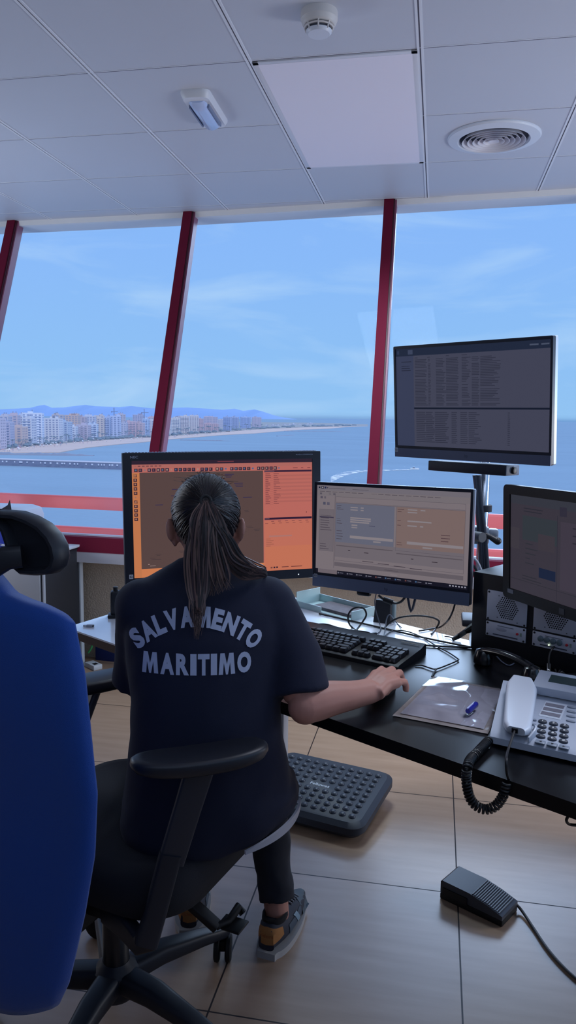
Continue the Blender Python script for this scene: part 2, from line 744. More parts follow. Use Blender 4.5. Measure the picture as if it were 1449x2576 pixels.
WL = [(-160, 1150), (0, 1139), (150, 1137.5), (215, 1126), (290, 1118), (370, 1111), (430, 1104.5), (500, 1099), (560, 1094), (640, 1090),
      (700, 1085), (760, 1080.5), (830, 1078), (870, 1074), (925, 1072)]
PL = [(-160, 1140), (0, 1130), (100, 1119), (200, 1110.5), (300, 1103.5), (400, 1098), (480, 1092.5), (560, 1086.5), (640, 1080), (700, 1077),
      (760, 1074.5), (830, 1072.8), (925, 1071)]
shore('beach', WL, PL[::-1], -37.3, M((196, 178, 172), .95, noise_amt=.12, scale=.03))
shore('town_ground', PL, [(925, 1067), (760, 1063), (600, 1061), (-160, 1054)], -36.6, M((142, 146, 150), .95, noise_amt=.25, scale=.02))

# hills
ridge = [(-120, 1034), (0, 1030), (40, 1028), (75, 1026), (100, 1020), (112, 1018.5), (125, 1026), (160, 1025), (200, 1020), (215, 1018.5),
         (240, 1022), (300, 1024), (330, 1021.5), (380, 1027), (430, 1026), (470, 1025), (520, 1028), (560, 1031), (590, 1028), (612, 1033.5),
         (640, 1030), (660, 1035), (690, 1045), (712, 1050), (740, 1055)]
vs, fs = [], []
for k, (x, y) in enumerate(ridge):
    p = at(x, y, Y=15000)
    bse = V((p.x, 14200 + 200 * math.sin(k * 1.7), -60))
    vs += [bse, bse.lerp(p, .5) + V((0, 150 * math.sin(k * 2.3), 12 * math.sin(k * 3.1))), p, V((p.x * 1.08, 17500, -60))]
for k in range(len(ridge) - 1):
    for q in range(3):
        fs.append([4 * k + q, 4 * k + 4 + q, 4 * k + 5 + q, 4 * k + 1 + q])
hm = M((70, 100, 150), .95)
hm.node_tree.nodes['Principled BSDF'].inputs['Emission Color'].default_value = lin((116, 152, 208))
hm.node_tree.nodes['Principled BSDF'].inputs['Emission Strength'].default_value = .78  # distance haze put into the hill colour as a bluish glow
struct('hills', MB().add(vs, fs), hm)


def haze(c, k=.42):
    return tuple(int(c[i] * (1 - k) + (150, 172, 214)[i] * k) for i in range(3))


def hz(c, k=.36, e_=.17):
    """building paint with sea haze blended into its colour"""
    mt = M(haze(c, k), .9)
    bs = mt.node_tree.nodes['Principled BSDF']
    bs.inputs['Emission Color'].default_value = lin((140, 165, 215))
    bs.inputs['Emission Strength'].default_value = e_  # haze also added as a faint bluish glow
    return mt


WIN = [hz((86, 100, 130)), hz((110, 112, 132)), hz((120, 104, 108))]


def base_y(x):
    for (a, ya), (c, yc) in zip(PL, PL[1:]):
        if a <= x <= c:
            return ya + (yc - ya) * (x - a) / (c - a)


def building(x0, x1, yt, col, back, label, roofs=1, win=0, bal=False, group=None):
    xm = (x0 + x1) / 2
    yb = base_y(xm) - (3 + back)
    p = at(xm, yb, z=-36.6)
    dpt = (p - CO).dot(_fw)
    wd = (x1 - x0) / FOC * dpt
    h = (yb - yt) / FOC * dpt
    t = thing('apartment_building', label, 'building', p, YAW + random.uniform(-.12, .2), group)
    mb = MB()
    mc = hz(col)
    wm = WIN[win]
    dp = 18
    mb.box((0, dp / 2, h / 2), (wd, dp, h), mat=mc)
    fh = 3.1
    nf = max(3, int(h / fh))
    nc = max(2, int(wd / 4.6))
    for i in range(nf):
        z = 1.0 + i * (h - 1.5) / nf
        if bal:
            mb.box((0, -.5, z), (wd * .86, 1.1, .9), mat=hz(tuple(min(255, c + 14) for c in col)))
        for j in range(nc):
            x = -wd / 2 + (j + .5) * wd / nc
            mb.box((x, -.05, z + 1.25), (wd / nc * .52, .3, 1.45), mat=wm)
    for i in range(nf):
        z = 1.0 + i * (h - 1.5) / nf
        for y in (4, 9, 14):
            mb.box((wd / 2, y, z + 1.2), (.3, 2, 1.4), mat=wm)
    mb.build('facade', None, t, smooth=False)
    mb = MB()
    for k in range(roofs):
        rx = random.uniform(-.3, .3) * wd
        mb.box((rx, dp * .5, h + 1.2), (wd * random.uniform(.2, .45), dp * .45, 2.4 + random.random()), mat=mc)
        mb.box((rx + wd * .1, dp * .4, h + 3.2), (1.0, 1.0, 2.4), mat=wm)
    mb.box((0, .15, h + .3), (wd * 1.02, .4, .6), mat=hz(tuple(min(255, c + 20) for c in col)))
    mb.build('rooftop', None, t, smooth=False)
    return t


front = [(-60, 2, 1052, (206, 178, 176), 'pinkish grey', 2, 0), (0, 26, 1062, (176, 160, 168), 'mauve grey', 1, 1), (27, 56, 1074, (214, 170, 138), 'peach', 2, 0), (57, 80, 1052, (214, 206, 198), 'pale sand', 0, 1),
         (58, 106, 1040, (226, 224, 222), 'tall white balconied', 0, 1), (105, 149, 1053, (222, 214, 202), 'wide cream', 1, 0), (150, 171, 1061, (176, 186, 190), 'grey green', 0, 0),
         (172, 190, 1073, (224, 216, 208), 'low white', 1, 0), (191, 221, 1069, (196, 170, 170), 'dusty pink', 2, 1), (222, 244, 1067, (198, 204, 208), 'pale grey', 0, 1),
         (244, 261, 1052, (220, 190, 160), 'narrow peach', 2, 0), (262, 276, 1050, (168, 176, 196), 'slim slate', 0, 1), (277, 303, 1047, (186, 194, 214), 'tall blue grey', 0, 0),
         (304, 318, 1064, (196, 186, 192), 'lilac grey', 1, 0), (317, 342, 1061, (200, 148, 140), 'salmon', 2, 1), (341, 359, 1064, (206, 160, 150), 'rose', 2, 0), (359, 372, 1054, (180, 200, 220), 'narrow sky blue', 0, 1),
         (373, 396, 1058, (208, 190, 180), 'beige', 1, 0), (409, 428, 1054, (222, 208, 186), 'cream', 1, 1), (429, 452, 1052, (218, 204, 184), 'buff', 1, 1),
         (452, 476, 1047, (216, 200, 182), 'tall sand coloured', 2, 1), (477, 500, 1047, (210, 194, 180), 'tall oatmeal', 2, 0), (500, 511, 1054, (204, 152, 144), 'slim coral', 2, 0),
         (512, 548, 1066, (206, 154, 144), 'low terracotta', 2, 0), (561, 580, 1049, (150, 164, 194), 'slate blue twin', 0, 1), (581, 601, 1049, (164, 172, 196), 'grey blue twin', 0, 1),
         (605, 631, 1049, (160, 178, 208), 'blue banded', 0, 1), (633, 656, 1050, (194, 172, 178), 'plain mauve end', 1, 0)]
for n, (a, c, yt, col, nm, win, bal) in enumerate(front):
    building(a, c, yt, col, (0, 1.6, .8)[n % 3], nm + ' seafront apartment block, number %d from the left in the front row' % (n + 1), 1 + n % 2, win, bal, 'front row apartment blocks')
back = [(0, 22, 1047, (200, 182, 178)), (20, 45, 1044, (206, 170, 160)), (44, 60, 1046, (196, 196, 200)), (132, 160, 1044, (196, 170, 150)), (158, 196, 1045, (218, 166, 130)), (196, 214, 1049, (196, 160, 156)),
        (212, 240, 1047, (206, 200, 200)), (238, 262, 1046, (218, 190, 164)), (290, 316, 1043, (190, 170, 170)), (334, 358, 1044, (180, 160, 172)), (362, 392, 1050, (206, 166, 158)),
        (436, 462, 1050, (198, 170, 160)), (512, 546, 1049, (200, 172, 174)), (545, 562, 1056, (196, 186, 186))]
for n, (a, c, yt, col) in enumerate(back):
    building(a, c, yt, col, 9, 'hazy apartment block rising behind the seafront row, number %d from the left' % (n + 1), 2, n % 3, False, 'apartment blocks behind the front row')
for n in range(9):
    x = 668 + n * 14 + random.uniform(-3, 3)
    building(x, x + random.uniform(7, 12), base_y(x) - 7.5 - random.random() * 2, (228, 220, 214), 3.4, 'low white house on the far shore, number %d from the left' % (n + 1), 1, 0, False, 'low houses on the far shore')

# palms along the promenade, bushes behind
TRM, LEAF = hz((110, 96, 90), .4), hz((66, 84, 82), .38, .16)


def palm():
    t = thing('palm_tree', 'palm tree standing along the seafront promenade', 'tree', (0, 0, 0), 0, 'palms on the promenade')
    MB().tube([(0, 0, 0), (.1, 0, 4), (.25, .1, 8)], [.35, .26, .22], 6).build('trunk', TRM, t)
    mb = MB()
    for k in range(11):
        a = k * 2.4
        ln = 3.0 + .5 * (k % 3)
        el = .5 - .1 * (k % 5)
        d = V((math.cos(a), math.sin(a), 0))
        s_ = d.cross(V((0, 0, 1)))
        c0 = V((.25, .1, 8))
        pts = [c0, c0 + d * ln * .5 + V((0, 0, el * 2)), c0 + d * ln + V((0, 0, el * 2 - 1.6))]
        ws = (.2, .65, .05)
        mb.add([p + s_ * q * w_ for p, w_ in zip(pts, ws) for q in (-1, 1)], [[0, 1, 3, 2], [2, 3, 5, 4]])
    mb.build('crown', LEAF, t)
    return t


P0 = palm()
first = True
for i in range(64):
    x = -20 + i * 10.8 + random.uniform(-4, 4)
    p = at(x, base_y(min(x, 900)) - .6 - random.random() * 1.4, z=-36.6)
    s = random.uniform(.85, 1.35) * (1 + max(0, x - 300) / 600)
    q = P0 if first else dup(P0, p, random.random() * 6)
    q.location = p
    q.scale = (s, s, s)
    first = False
mb = MB()
for i in range(170):
    x = random.uniform(-40, 900)
    p = at(x, base_y(x) - random.uniform(.2, 4 if x < 640 else 3), z=-36.6)
    k = (p - CO).length / 900
    mb.ball(p + V((0, 0, 1.2)), (3.2 * k, 3.2 * k, random.uniform(1.2, 3.0) * k ** .5), seg=6)
tag(mb.build('shrubs', LEAF), 'dark hedge and shrubs lining the seafront road', 'shrubs', kind='stuff')
mb = MB()
cols = [hz((240, 240, 244), .2), hz((170, 90, 90), .3), hz((110, 110, 130), .3), hz((220, 200, 180), .2)]
for i in range(150):
    x = random.uniform(-20, 640)
    k = random.random()
    y = base_y(x) + 1.0 + (k * .75) * 12 * (1 - x / 900)
    p = at(x, y, z=-37.3)
    mb.lathe([(1.4, 1.9), (.1, 2.6)], 6, cols[i % 4], Matrix.Translation(p))
    mb.box(p + V((0, 0, 1)), (.14, .14, 2), mat=cols[2])
tag(mb.build('beach_parasols'), 'tiny sunshades and bathers scattered over the sand', 'parasols', kind='stuff')

# breakwater and groynes
a, c = at(-90, 1168, z=ZS), at(340, 1183, z=ZS)
ln = (c - a).length
bw = thing('breakwater', 'long dark stone breakwater wall across the water at left', 'breakwater', a, math.atan2(c.y - a.y, c.x - a.x))
mb = MB()
rings = []
for k in range(60):
    x = ln * k / 59
    j = lambda s: random.uniform(-s, s)
    rings.append([(x, j(.5), -1), (x, 1.0 + j(.5), 2 + j(.3)), (x, 2.4 + j(.2), 4.4), (x, 12, 4.4), (x, 13, -1)])
mb.loft(rings)
mb.build('rubble_wall', hz((66, 74, 96), .25, .12), bw, smooth=False)
mb = MB().box((ln / 2, 7, 4.6), (ln, 10, .5))
mb.build('walkway', hz((190, 180, 176), .3), bw, smooth=False)
mb = MB()
for k in range(42):
    x = ln * (.03 + .94 * k / 41) + random.uniform(-1.5, 1.5)
    if random.random() < .75:
        mb.box((x, .9, 3.1), (random.uniform(.6, 1.4), .4, 1.1))
mb.build('light_block', hz((214, 212, 214), .2), bw, smooth=False)['kind'] = 'stuff'
for (x0, y0), (x1, y1), h, wd, lb in (((-40, 1144), (236, 1146.5), 2.6, 10, 'low rock groyne in front of the beach at far left'), ((454, 1107.5), (578, 1109.5), 1.2, 5, 'thin rock groyne off the beach beside the left mullion'),
                                      ((697, 1097.5), (740, 1094.5), 1.3, 6, 'short offshore rock bar left of the far spit'), ((716, 1085), (882, 1086.5), 1.6, 8, 'long thin rock spit reaching out from the far shore')):
    a, c = at(x0, y0, z=ZS), at(x1, y1, z=ZS)
    d = (c - a).normalized()
    s_ = V((-d.y, d.x, 0))
    rings = []
    for k in range(40):
        t = k / 39
        q = a.lerp(c, t)
        hh = h * (1 - max(0, t - .75) * 3) * random.uniform(.6, 1.15)
        rings.append([q - s_ * wd * .5 + V((0, 0, -1)), q - s_ * wd * .3 + V((0, 0, hh * .8)), q + V((0, 0, hh)), q + s_ * wd * .3 + V((0, 0, hh * .8)), q + s_ * wd * .5 + V((0, 0, -1))])
    mb = MB()
    mb.loft([[p - a for p in r] for r in rings])
    o = mb.build('rock_groyne', hz((112, 116, 122), .35, .1), smooth=False)
    o.location = a
    tag(o, lb, 'groyne')

for x, yt, yb, jl, lb in ((287, 1026, 1050, 16, 'tower crane over the rooftops left of the mullion, the left one'), (363, 1029, 1052, 18, 'tower crane nearest the left mullion')):
    d = 1500
    p = at(x, yb, d=d)
    h = (yb - yt) / FOC * d
    t = thing('tower_crane', lb, 'crane', p, YAW)
    cmn = hz((96, 104, 128), .3, .1)
    MB().box((0, 0, h / 2), (1.3, 1.3, h)).build('mast', cmn, t, smooth=False)
    L_ = jl / FOC * d
    MB().box((L_ * .1, 0, h * .62), (L_, 1.0, 1.0)).box((-L_ * .36, 0, h * .56), (2, 1.4, 2)).build('jib', cmn, t, smooth=False)
p = at(1042, 1181, z=ZS)
t = thing('motor_boat', 'small white motor boat at the head of its wake', 'boat', p, YAW - .1)
MB().loft([[(x, -.8 * wy, 0), (x, -1.0 * wy, 1), (x, 1.0 * wy, 1), (x, .8 * wy, 0)] for x, wy in ((-3.2, 1), (1, 1), (2.6, .6), (3.8, .05))]).build('hull', WHITE, t)
MB().box((-.4, 0, 1.5), (1.8, 1.3, 1.0), bev=.15).build('cabin', M((120, 130, 150), .3), t)
mb = MB()
path = [(1044, 1180.5, .5), (1020, 1181.5, 1.2), (985, 1182.5, 1.0), (958, 1183.5, 1.0), (925, 1184.5, 1.6), (895, 1187, 3.2), (868, 1192, 5), (848, 1199, 6.5), (832, 1208, 8)]
vs, fs = [], []
for k in range(len(path)):
    x, y, wv = path[k]
    vs += [at(x, y - wv, z=ZS + .15), at(x, y + wv, z=ZS + .15)]
wk = bpy.data.materials.new('foam')
wk.use_nodes = True
nt = wk.node_tree
bs = nt.nodes['Principled BSDF']
bs.inputs['Base Color'].default_value = lin((236, 243, 246))
bs.inputs['Roughness'].default_value = .9
tcn = nt.nodes.new('ShaderNodeTexCoord')
nn = nt.nodes.new('ShaderNodeTexNoise')
nn.inputs['Scale'].default_value = .22
nn.inputs['Detail'].default_value = 5
nt.links.new(tcn.outputs['Object'], nn.inputs[0])
mr = nt.nodes.new('ShaderNodeMapRange')
mr.inputs['From Min'].default_value = .40
mr.inputs['From Max'].default_value = .62
nt.links.new(nn.outputs['Fac'], mr.inputs[0])
nt.links.new(mr.outputs[0], bs.inputs['Alpha'])
for k in range(len(path) - 1):
    fs.append([2 * k, 2 * k + 2, 2 * k + 3, 2 * k + 1])
tag(MB().add(vs, fs).build('boat_wake', wk, smooth=False), 'curving white wake of foam behind the motor boat', 'wake', kind='stuff')
mb = MB()
for i in range(60):
    x, y = random.uniform(800, 1449), random.uniform(1085, 1290)
    p = at(x, y, z=ZS + .1)
    k = (p - CO).length / 1300
    a = random.uniform(.5, 1.5) * k
    mb.add([p + V((-a, 0, 0)), p + V((0, -a * .6, 0)), p + V((a, 0, 0)), p + V((0, a * .6, 0))], [[0, 1, 2, 3]])
tag(mb.build('whitecaps', WHITE, smooth=False), 'scattered white specks of foam on the open sea', 'foam', kind='stuff')

# ------------------------------------------------------------------ ceiling fittings
t = thing('smoke_detector', 'round white smoke detector near the top of the frame', 'smoke detector', (-.408, 2.537, ZC))
DW = M((214, 208, 204), .45)
MB().lathe([(.057, 0), (.058, -.006), (.058, -.024), (.056, -.026), (.054, -.034), (.049, -.041), (.046, -.042)], 40, DW).build('base', None, t)
mb = MB().lathe([(.041, -.04), (.037, -.058)], 40, M((70, 72, 82), .8))
mb.build('sensing_chamber', None, t)
mb = MB().lathe([(.047, -.046), (.0475, -.0465), (.044, -.0495), (.043, -.049)], 40, DW)
for k in range(8):
    a = k * math.pi / 4 + .1
    mb.tube([(.047 * math.cos(a), .047 * math.sin(a), -.040), (.039 * math.cos(a), .039 * math.sin(a), -.060)], .0028, 6, DW)
mb.lathe([(.041, -.056), (.040, -.060), (.034, -.066), (.001, -.067)], 40, M((218, 220, 228), .35))
mb.build('cage', None, t)

t = thing('emergency_light', 'white oblong emergency light with clear lens on the ceiling', 'light', (-.978, 3.19, ZC + .003), R(2))
r1, r2 = rrect(.118, .345, .028), rrect(.104, .322, .03)
mb = MB().loft([[(x, y, 0) for x, y in r1], [(x, y, -.012) for x, y in r1], [(x, y, -.03) for x, y in r2]])
mb.build('body', M((226, 226, 230), .4), t)
mb = MB()
lens = []
for k in range(9):
    a = math.pi * k / 8
    lens.append((-.036 * math.cos(a), -.026 - .03 * math.sin(a)))
mb.loft([[(x * s, y, -.026 + (z + .026) * s2) for x, z in lens] for y, s, s2 in ((-.125, .85, .35), (-.11, 1, .85), (-.08, 1, 1), (.115, 1, 1), (.135, .9, .6))])
mb.build('lens', M((196, 212, 246), .12, spec=.6), t)
mb = MB()
for s in (-1, 1):
    mb.box((s * .0385, .01, -.036), (.006, .20, .014))
mb.build('lens_clip', M((130, 140, 165), .4), t)

t = thing('ceiling_light_panel', 'large switched-off pale rectangular light panel in the ceiling', 'light panel', (-.4045, 3.426, ZC))
mb = MB()
for x, y, a, c in ((0, -.583, .582, .022), (0, .583, .582, .022), (-.28, 0, .022, 1.188), (.28, 0, .022, 1.188)):
    mb.box((x, y, -.0015), (a, c, .006), bev=.001)
mb.build('frame', M((222, 222, 228), .4), t)
MB().box((0, 0, -.001), (.545, 1.15, .008)).build('diffuser', M((246, 240, 248), .5, spec=.35), t, smooth=False)

t = thing('air_diffuser', 'round white ceiling air diffuser with concentric rings', 'air vent', (.2, 3.712, ZC))
MB().lathe([(.150, -.0005), (.150, -.012), (.158, -.020), (.198, -.012), (.203, -.006), (.203, -.0005)], 56, M((216, 220, 228), .4)).build('flange', None, t)
MB().lathe([(.15, -.0005), (.15, -.002)], 40).build('backing', M((58, 58, 72), .8), t)
for k in range(6):
    r = .136 - k * .023
    mb = MB()
    if k == 5:
        mb.lathe([(.004, -.018), (.012, -.020), (r + .003, -.024), (r + .002, -.020), (r - .012, -.004)], 30)
    else:
        mb.lathe([(r + .003, -.024), (r + .001, -.024), (r - .014, -.003), (r - .012, -.003)], 56, cap=False)
        n_ = len(mb.v) // 4
        for q in range(n_):
            mb.f.append([3 * n_ + q, 3 * n_ + (q + 1) % n_, (q + 1) % n_, q])
            mb.m.append(0)
    mb.build('louver_ring', M((218, 214, 220), .4), t)
# ------------------------------------------------------------------ desk
def FY(x):
    return 2.206 - .604 * (x + 1.099)


DZ = .74
dk = thing('corner_desk', 'wide corner desk with pale left top and black right top', 'desk', (-.2, 2.1, 0))
Td = Matrix.Translation((.2, -2.1, 0))
mid = [(-.80, FY(-.80)), (-.46, 2.35), (-.02, 2.275), (.12, 2.325)]
wp = [(-1.15, FY(-1.15)), mid[0], mid[1], mid[2], mid[3], (.12, 2.39), (-.2, 2.61), (-.36, 2.74), (-.52, 2.83), (-.75, 2.92), (-.95, 2.82), (-1.06, 2.5)]
WTOP = M((228, 234, 244), .38, spec=.6, coat=1)
mb = MB().prism(wp, DZ - .005, DZ, WTOP, Td)
mb.prism(wp, DZ - .03, DZ - .0051, M((70, 52, 46), .6), Td)
mb.build('white_top', None, dk, 'pale laminate top with brown edge', smooth=False)
bp_ = [mid[0], (.75, FY(.75)), (1.2, 1.6), (.9, 2.5), (.45, 2.82), (.14, 2.72), (.12, 2.39), mid[3], mid[2], mid[1]]
BTOP = M((11, 11, 15), .33, spec=.24)
MB().prism(bp_, DZ - .03, DZ, BTOP, Td).build('black_top', None, dk, 'black satin laminate top', smooth=False)
LEG = M((196, 202, 212), .4)
for x, y in ((-.484, 2.40), (-.82, 2.55), (1.0, 1.72), (.78, 2.60)):
    MB().box((x + .2, y - 2.1, .355), (.055, .08, .71), bev=.004, mat=LEG).box((x + .2, y - 2.1, .012), (.07, .11, .024), bev=.006, mat=LEG).build('leg', None, dk)

# ------------------------------------------------------------------ monitors
TX = Matrix.Rotation(R(90), 4, 'X')


def pose(X, Y, Z, yaw, tilt, roll):
    c, s = math.cos(yaw), math.sin(yaw)
    ax, n = V((c, s, 0)), V((-s, c, 0))
    up = V((0, 0, 1)) * math.cos(tilt) + n * math.sin(tilt)
    a2 = ax * math.cos(roll) + up * math.sin(roll)
    u2 = -ax * math.sin(roll) + up * math.cos(roll)
    n2 = u2.cross(a2)
    m = Matrix((a2, n2, u2)).transposed().to_4x4()
    m.translation = (X, Y, Z)
    return m


def ui_screen(parent, W, H, bz, ui, base, s=1.0):
    l, r, t, b = bz
    x0, x1, z0, z1 = -W / 2 + l, W / 2 - r, -H / 2 + b, H / 2 - t
    mb = MB()
    mb.add([(x0, .004, z0), (x1, .004, z0), (x1, .004, z1), (x0, .004, z1)], [[0, 1, 2, 3]], EM(base, s))
    for k, it in enumerate(ui):
        y = .004 - .00002 * (k % 12 + 1) - (.0003 if len(it) > 5 else 0)
        if isinstance(it[0], tuple):
            pts = it[0:-1]
            mb.add([(x0 + u * (x1 - x0), .00394, z1 - v * (z1 - z0)) for u, v in pts], [list(range(len(pts)))[::-1]], EM(it[-1], s))
            continue
        u0, v0, u1, v1, c = it[:5]
        mb.add([(x0 + u0 * (x1 - x0), y, z1 - v1 * (z1 - z0)), (x0 + u1 * (x1 - x0), y, z1 - v1 * (z1 - z0)),
                (x0 + u1 * (x1 - x0), y, z1 - v0 * (z1 - z0)), (x0 + u0 * (x1 - x0), y, z1 - v0 * (z1 - z0))], [[0, 1, 2, 3]], EM(c, s))
    return mb.build('screen', None, parent, smooth=False)


def monitor(label, mw, W, H, bz, D, fmat, ui, base, rad=.004, chin=None, edge=None, s=1.0):
    t = thing('computer_monitor', label, 'monitor', mw=mw)
    l, r, tp, b = bz
    mb = MB()
    o = rrect(W, H, rad, 4)
    i_ = rrect(W - l - r, H - tp - b, .001, 4, (l - r) / 2, (b - tp) / 2)
    n = len(o)
    vs = [(x, 0, z) for x, z in o] + [(x, 0, z) for x, z in i_] + [(x, .0045, z) for x, z in i_] + [(x, .014, z) for x, z in o]
    fs = []
    for k in range(n):
        q = (k + 1) % n
        fs += [[k, q, n + q, n + k], [n + k, n + q, 2 * n + q, 2 * n + k], [q, k, 3 * n + k, 3 * n + q]]
    mb.add(vs, fs, fmat)
    mb.build('bezel', None, t, ang=30)
    mb = MB()
    mb.loft([[(x, .0135, z) for x, z in o], [(x, D * .6, z) for x, z in o], [(x * .9, D, z * .85) for x, z in o]], edge or fmat)
    mb.build('rear_shell', None, t)
    if chin:
        c, h = chin
        MB().box((0, -.0012, -H / 2 + h / 2), (W * .998, .0025, h), mat=c).build('chin', None, t, smooth=False)
    ui_screen(t, W, H, bz, ui, base, s)
    return t


def dashes(u, v, n, dv, w0, w1, h, c, ru=None):
    rg = random.Random(int(u * 997 + v * 131))
    out = []
    for k in range(n):
        out.append((u, v + k * dv, u + w0 + (w1 - w0) * rg.random(), v + k * dv + h, c))
    return out


# big monitor behind the woman's head
ui = [(0, 0, 1, .032, (52, 38, 54)), (0, .032, 1, .062, (186, 112, 104)), (0, .062, 1, .10, (196, 112, 104)), (.0, .1, .04, 1, (206, 128, 84)),
      (.04, .10, .715, .925, (94, 74, 72)), (.04, .925, .72, 1, (216, 132, 86)), (.72, .55, 1, .78, (204, 118, 98)), (.72, .78, 1, 1, (208, 122, 94)),
      ((.04, .10), (.53, .10), (.49, .14), (.40, .16), (.33, .21), (.25, .25), (.215, .30), (.19, .345), (.14, .375), (.10, .37), (.085, .335), (.06, .325), (.04, .34), (84, 58, 68))]
for k in range(33):
    u = .012 + k * .0236 + (.012 if k > 17 else 0) + (.010 if k > 20 else 0) + (.010 if k > 26 else 0)
    col = random.choice([(66, 46, 62), (58, 44, 66), (74, 50, 56)])
    ui += [(u, .066, u + .019, .095, col), (u + .004, .072, u + .004 + random.uniform(.004, .011), .086, random.choice([(150, 120, 126), (120, 80, 90), (176, 140, 130), (90, 110, 150)]), 1)]
for k in range(11):
    v = .112 + k * .037
    ui += [(.008, v, .027, v + .028, (80, 50, 56)), (.013, v + .006, .021, v + .019, (170, 120, 106), 1)]
ui += [(.01 + k * .022, .042, .024 + k * .022, .05, (110, 66, 72)) for k in range(7)] + [(.46, .012, .55, .019, (120, 60, 70)), (.888, .078, .915, .084, (120, 60, 66)), (.935, .078, .948, .084, (120, 60, 66)), (.972, .078, .99, .084, (120, 60, 66))]
ui += [(.722, .10, .998, .116, (60, 36, 60)), (.722, .103, .78, .112, (110, 78, 96), 1), (.722, .522, .998, .54, (50, 30, 56)), (.722, .526, .75, .535, (110, 78, 96), 1)]
for k in range(17):
    v = .128 + k * .0165
    if k % 2:
        ui.append((.775, v - .004, .998, v + .011, (186, 106, 98)))
    ui += [(.728, v, .75 + random.uniform(-.006, .012), v + .006, (126, 66, 72), 1), (.775, v, .79 + random.uniform(0, .03), v + .006, (140, 76, 78), 1), (.726, v + .011, .772, v + .0122, (160, 90, 86), 1)]
ui += [(.76 + .04 * k, .552, .777 + .04 * k, .558, (140, 76, 76), 1) for k in range(6)] + [(.725 + .04 * k, .57, .742 + .04 * k, .575, (150, 82, 78), 1) for k in range(7)]
ui += [(.722, .59, .995, .605, (196, 132, 96)), (.72, .665, .99, .668, (180, 100, 80)), (.748, .682, .88, .696, (176, 128, 124))] + dashes(.73, .71, 7, .016, .02, .045, .005, (168, 98, 82))
ui += [(.73, .905, .74, .918, (120, 80, 90)), (.755, .908, .81, .914, (150, 84, 70)), (.77, .945, .80, .95, (140, 76, 66)), (.87, .94, .895, .948, (120, 60, 60)), (.92, .94, .99, .948, (120, 60, 60)), (.755, .965, .766, .98, (50, 34, 54)), (.772, .965, .782, .98, (50, 34, 54)), (.788, .965, .797, .98, (50, 34, 54)), (.82, .968, .86, .975, (120, 64, 60)), (.875, .968, .94, .975, (120, 64, 60)), (.965, .475, .968, .487, (60, 30, 40))]
rgm = random.Random(3)
for k in range(26):
    u, v = rgm.uniform(.06, .68), rgm.uniform(.40, .90)
    cc = (66, 56, 62)
    ui += [(u, v, u + rgm.uniform(.02, .05), v + .003, cc, 1), (u + .006, v + .012, u + rgm.uniform(.02, .06), v + .015, cc, 1)]
for u, v, L_ in ((.50, .125, .05), (.50, .138, .04), (.505, .15, .03), (.55, .205, .05), (.555, .22, .045), (.56, .232, .04), (.12, .375, .04), (.21, .245, .03), (.205, .30, .05), (.60, .33, .05)):
    ui += [(u, v, u + L_, v + .006, (58, 50, 84), 1)]
ui += [(.075, .885, .083, .89, (180, 150, 140), 1), (.085, .90, .115, .904, (170, 146, 140), 1)]
m1 = monitor('largest monitor, wide black frame with glowing orange chart, behind the woman\'s head', pose(-.7062, 2.5448, 1.0734, .4743, .0251, .0108), .689, .452, (.030, .030, .026, .032), .07, M((22, 27, 40), .4, spec=.4), ui, (198, 112, 102), .003, s=.82)
lg = MB().text('NEC', .015, M((150, 160, 180), .4), Matrix.Translation((-.306, -.0006, .2125)) @ TX, .012, fit=(.026, .0085))
lg.text('MultiSync LCD3090WQXi', .008, M((120, 130, 150), .4), Matrix.Translation((.285, -.0006, .214)) @ TX, .01, fit=(.062, .006))
lg.build('brand_lettering', None, m1, smooth=False)
MB().box((-.325, -.0008, -.188), (.013, .001, .015), mat=M((190, 194, 200), .5)).text('02', .01, BLK, Matrix.Translation((-.325, -.0016, -.188)) @ TX, .02, fit=(.009, .008)).build('number_sticker', None, m1, smooth=False)
MB().lathe([(.0022, 0), (.001, .001)], 10, EM((220, 240, 255), 1.4), Matrix.Translation((.262, -.0005, -.212)) @ TX).build('power_light', None, m1)
mb = MB()
for k in range(60):
    mb.box((-.33 + k * .0112, .035, .227), (.006, .03, .003))
mb.build('vent_grille', M((140, 150, 180), .5), m1)
MB().box((0, .12, -.12), (.12, .05, .36), bev=.01).box((0, .09, 0), (.12, .08, .12), bev=.01).build('stand_neck', BLK, m1)
MB().box((0, .11, -.327), (.30, .19, .012), bev=.005).build('stand_base', BLK, m1)

# silver chinned monitor in the middle
G = (132, 122, 128)
ui = [(0, 0, 1, .055, (122, 116, 126)), (0, .055, 1, .12, (128, 120, 126)), (.135, .19, .535, .665, (108, 110, 128)), (.548, .19, .972, .665, (132, 112, 110)), (.135, .63, .972, .80, (120, 112, 120)),
      (.02, .27, .125, .745, (118, 110, 118)), (.135, .86, .972, .905, (108, 100, 108)), (.0, .955, 1, 1, (118, 108, 116)), (.155, .955, 1, 1, (26, 26, 40)), (0, .955, .018, 1, (26, 26, 40))]
D_ = (78, 70, 82)
L2 = (146, 138, 144)
ui += [(.012, .018, .022, .034, (20, 24, 44)), (.03, .012, .048, .04, (20, 24, 44)), (.034, .019, .044, .033, (150, 146, 156), 1), (.053, .015, .066, .037, (40, 46, 80)), (.072, .022, .078, .032, (20, 24, 44)), (.085, .03, .2, .034, D_), (.25, .03, .36, .034, D_)]
ui += [(.02 + k * .045, .068, .055 + k * .045, .073, D_) for k in range(18)]
ui += [(.02 + k * .032, .085, .036 + k * .032, .105, (96, 90, 102)) for k in range(4)] + [(.025, .125, .042, .15, (90, 84, 100)), (.052, .125, .064, .15, (100, 94, 106)), (.045, .19, .063, .22, (84, 84, 104)), (.073, .19, .092, .22, (96, 92, 110))]
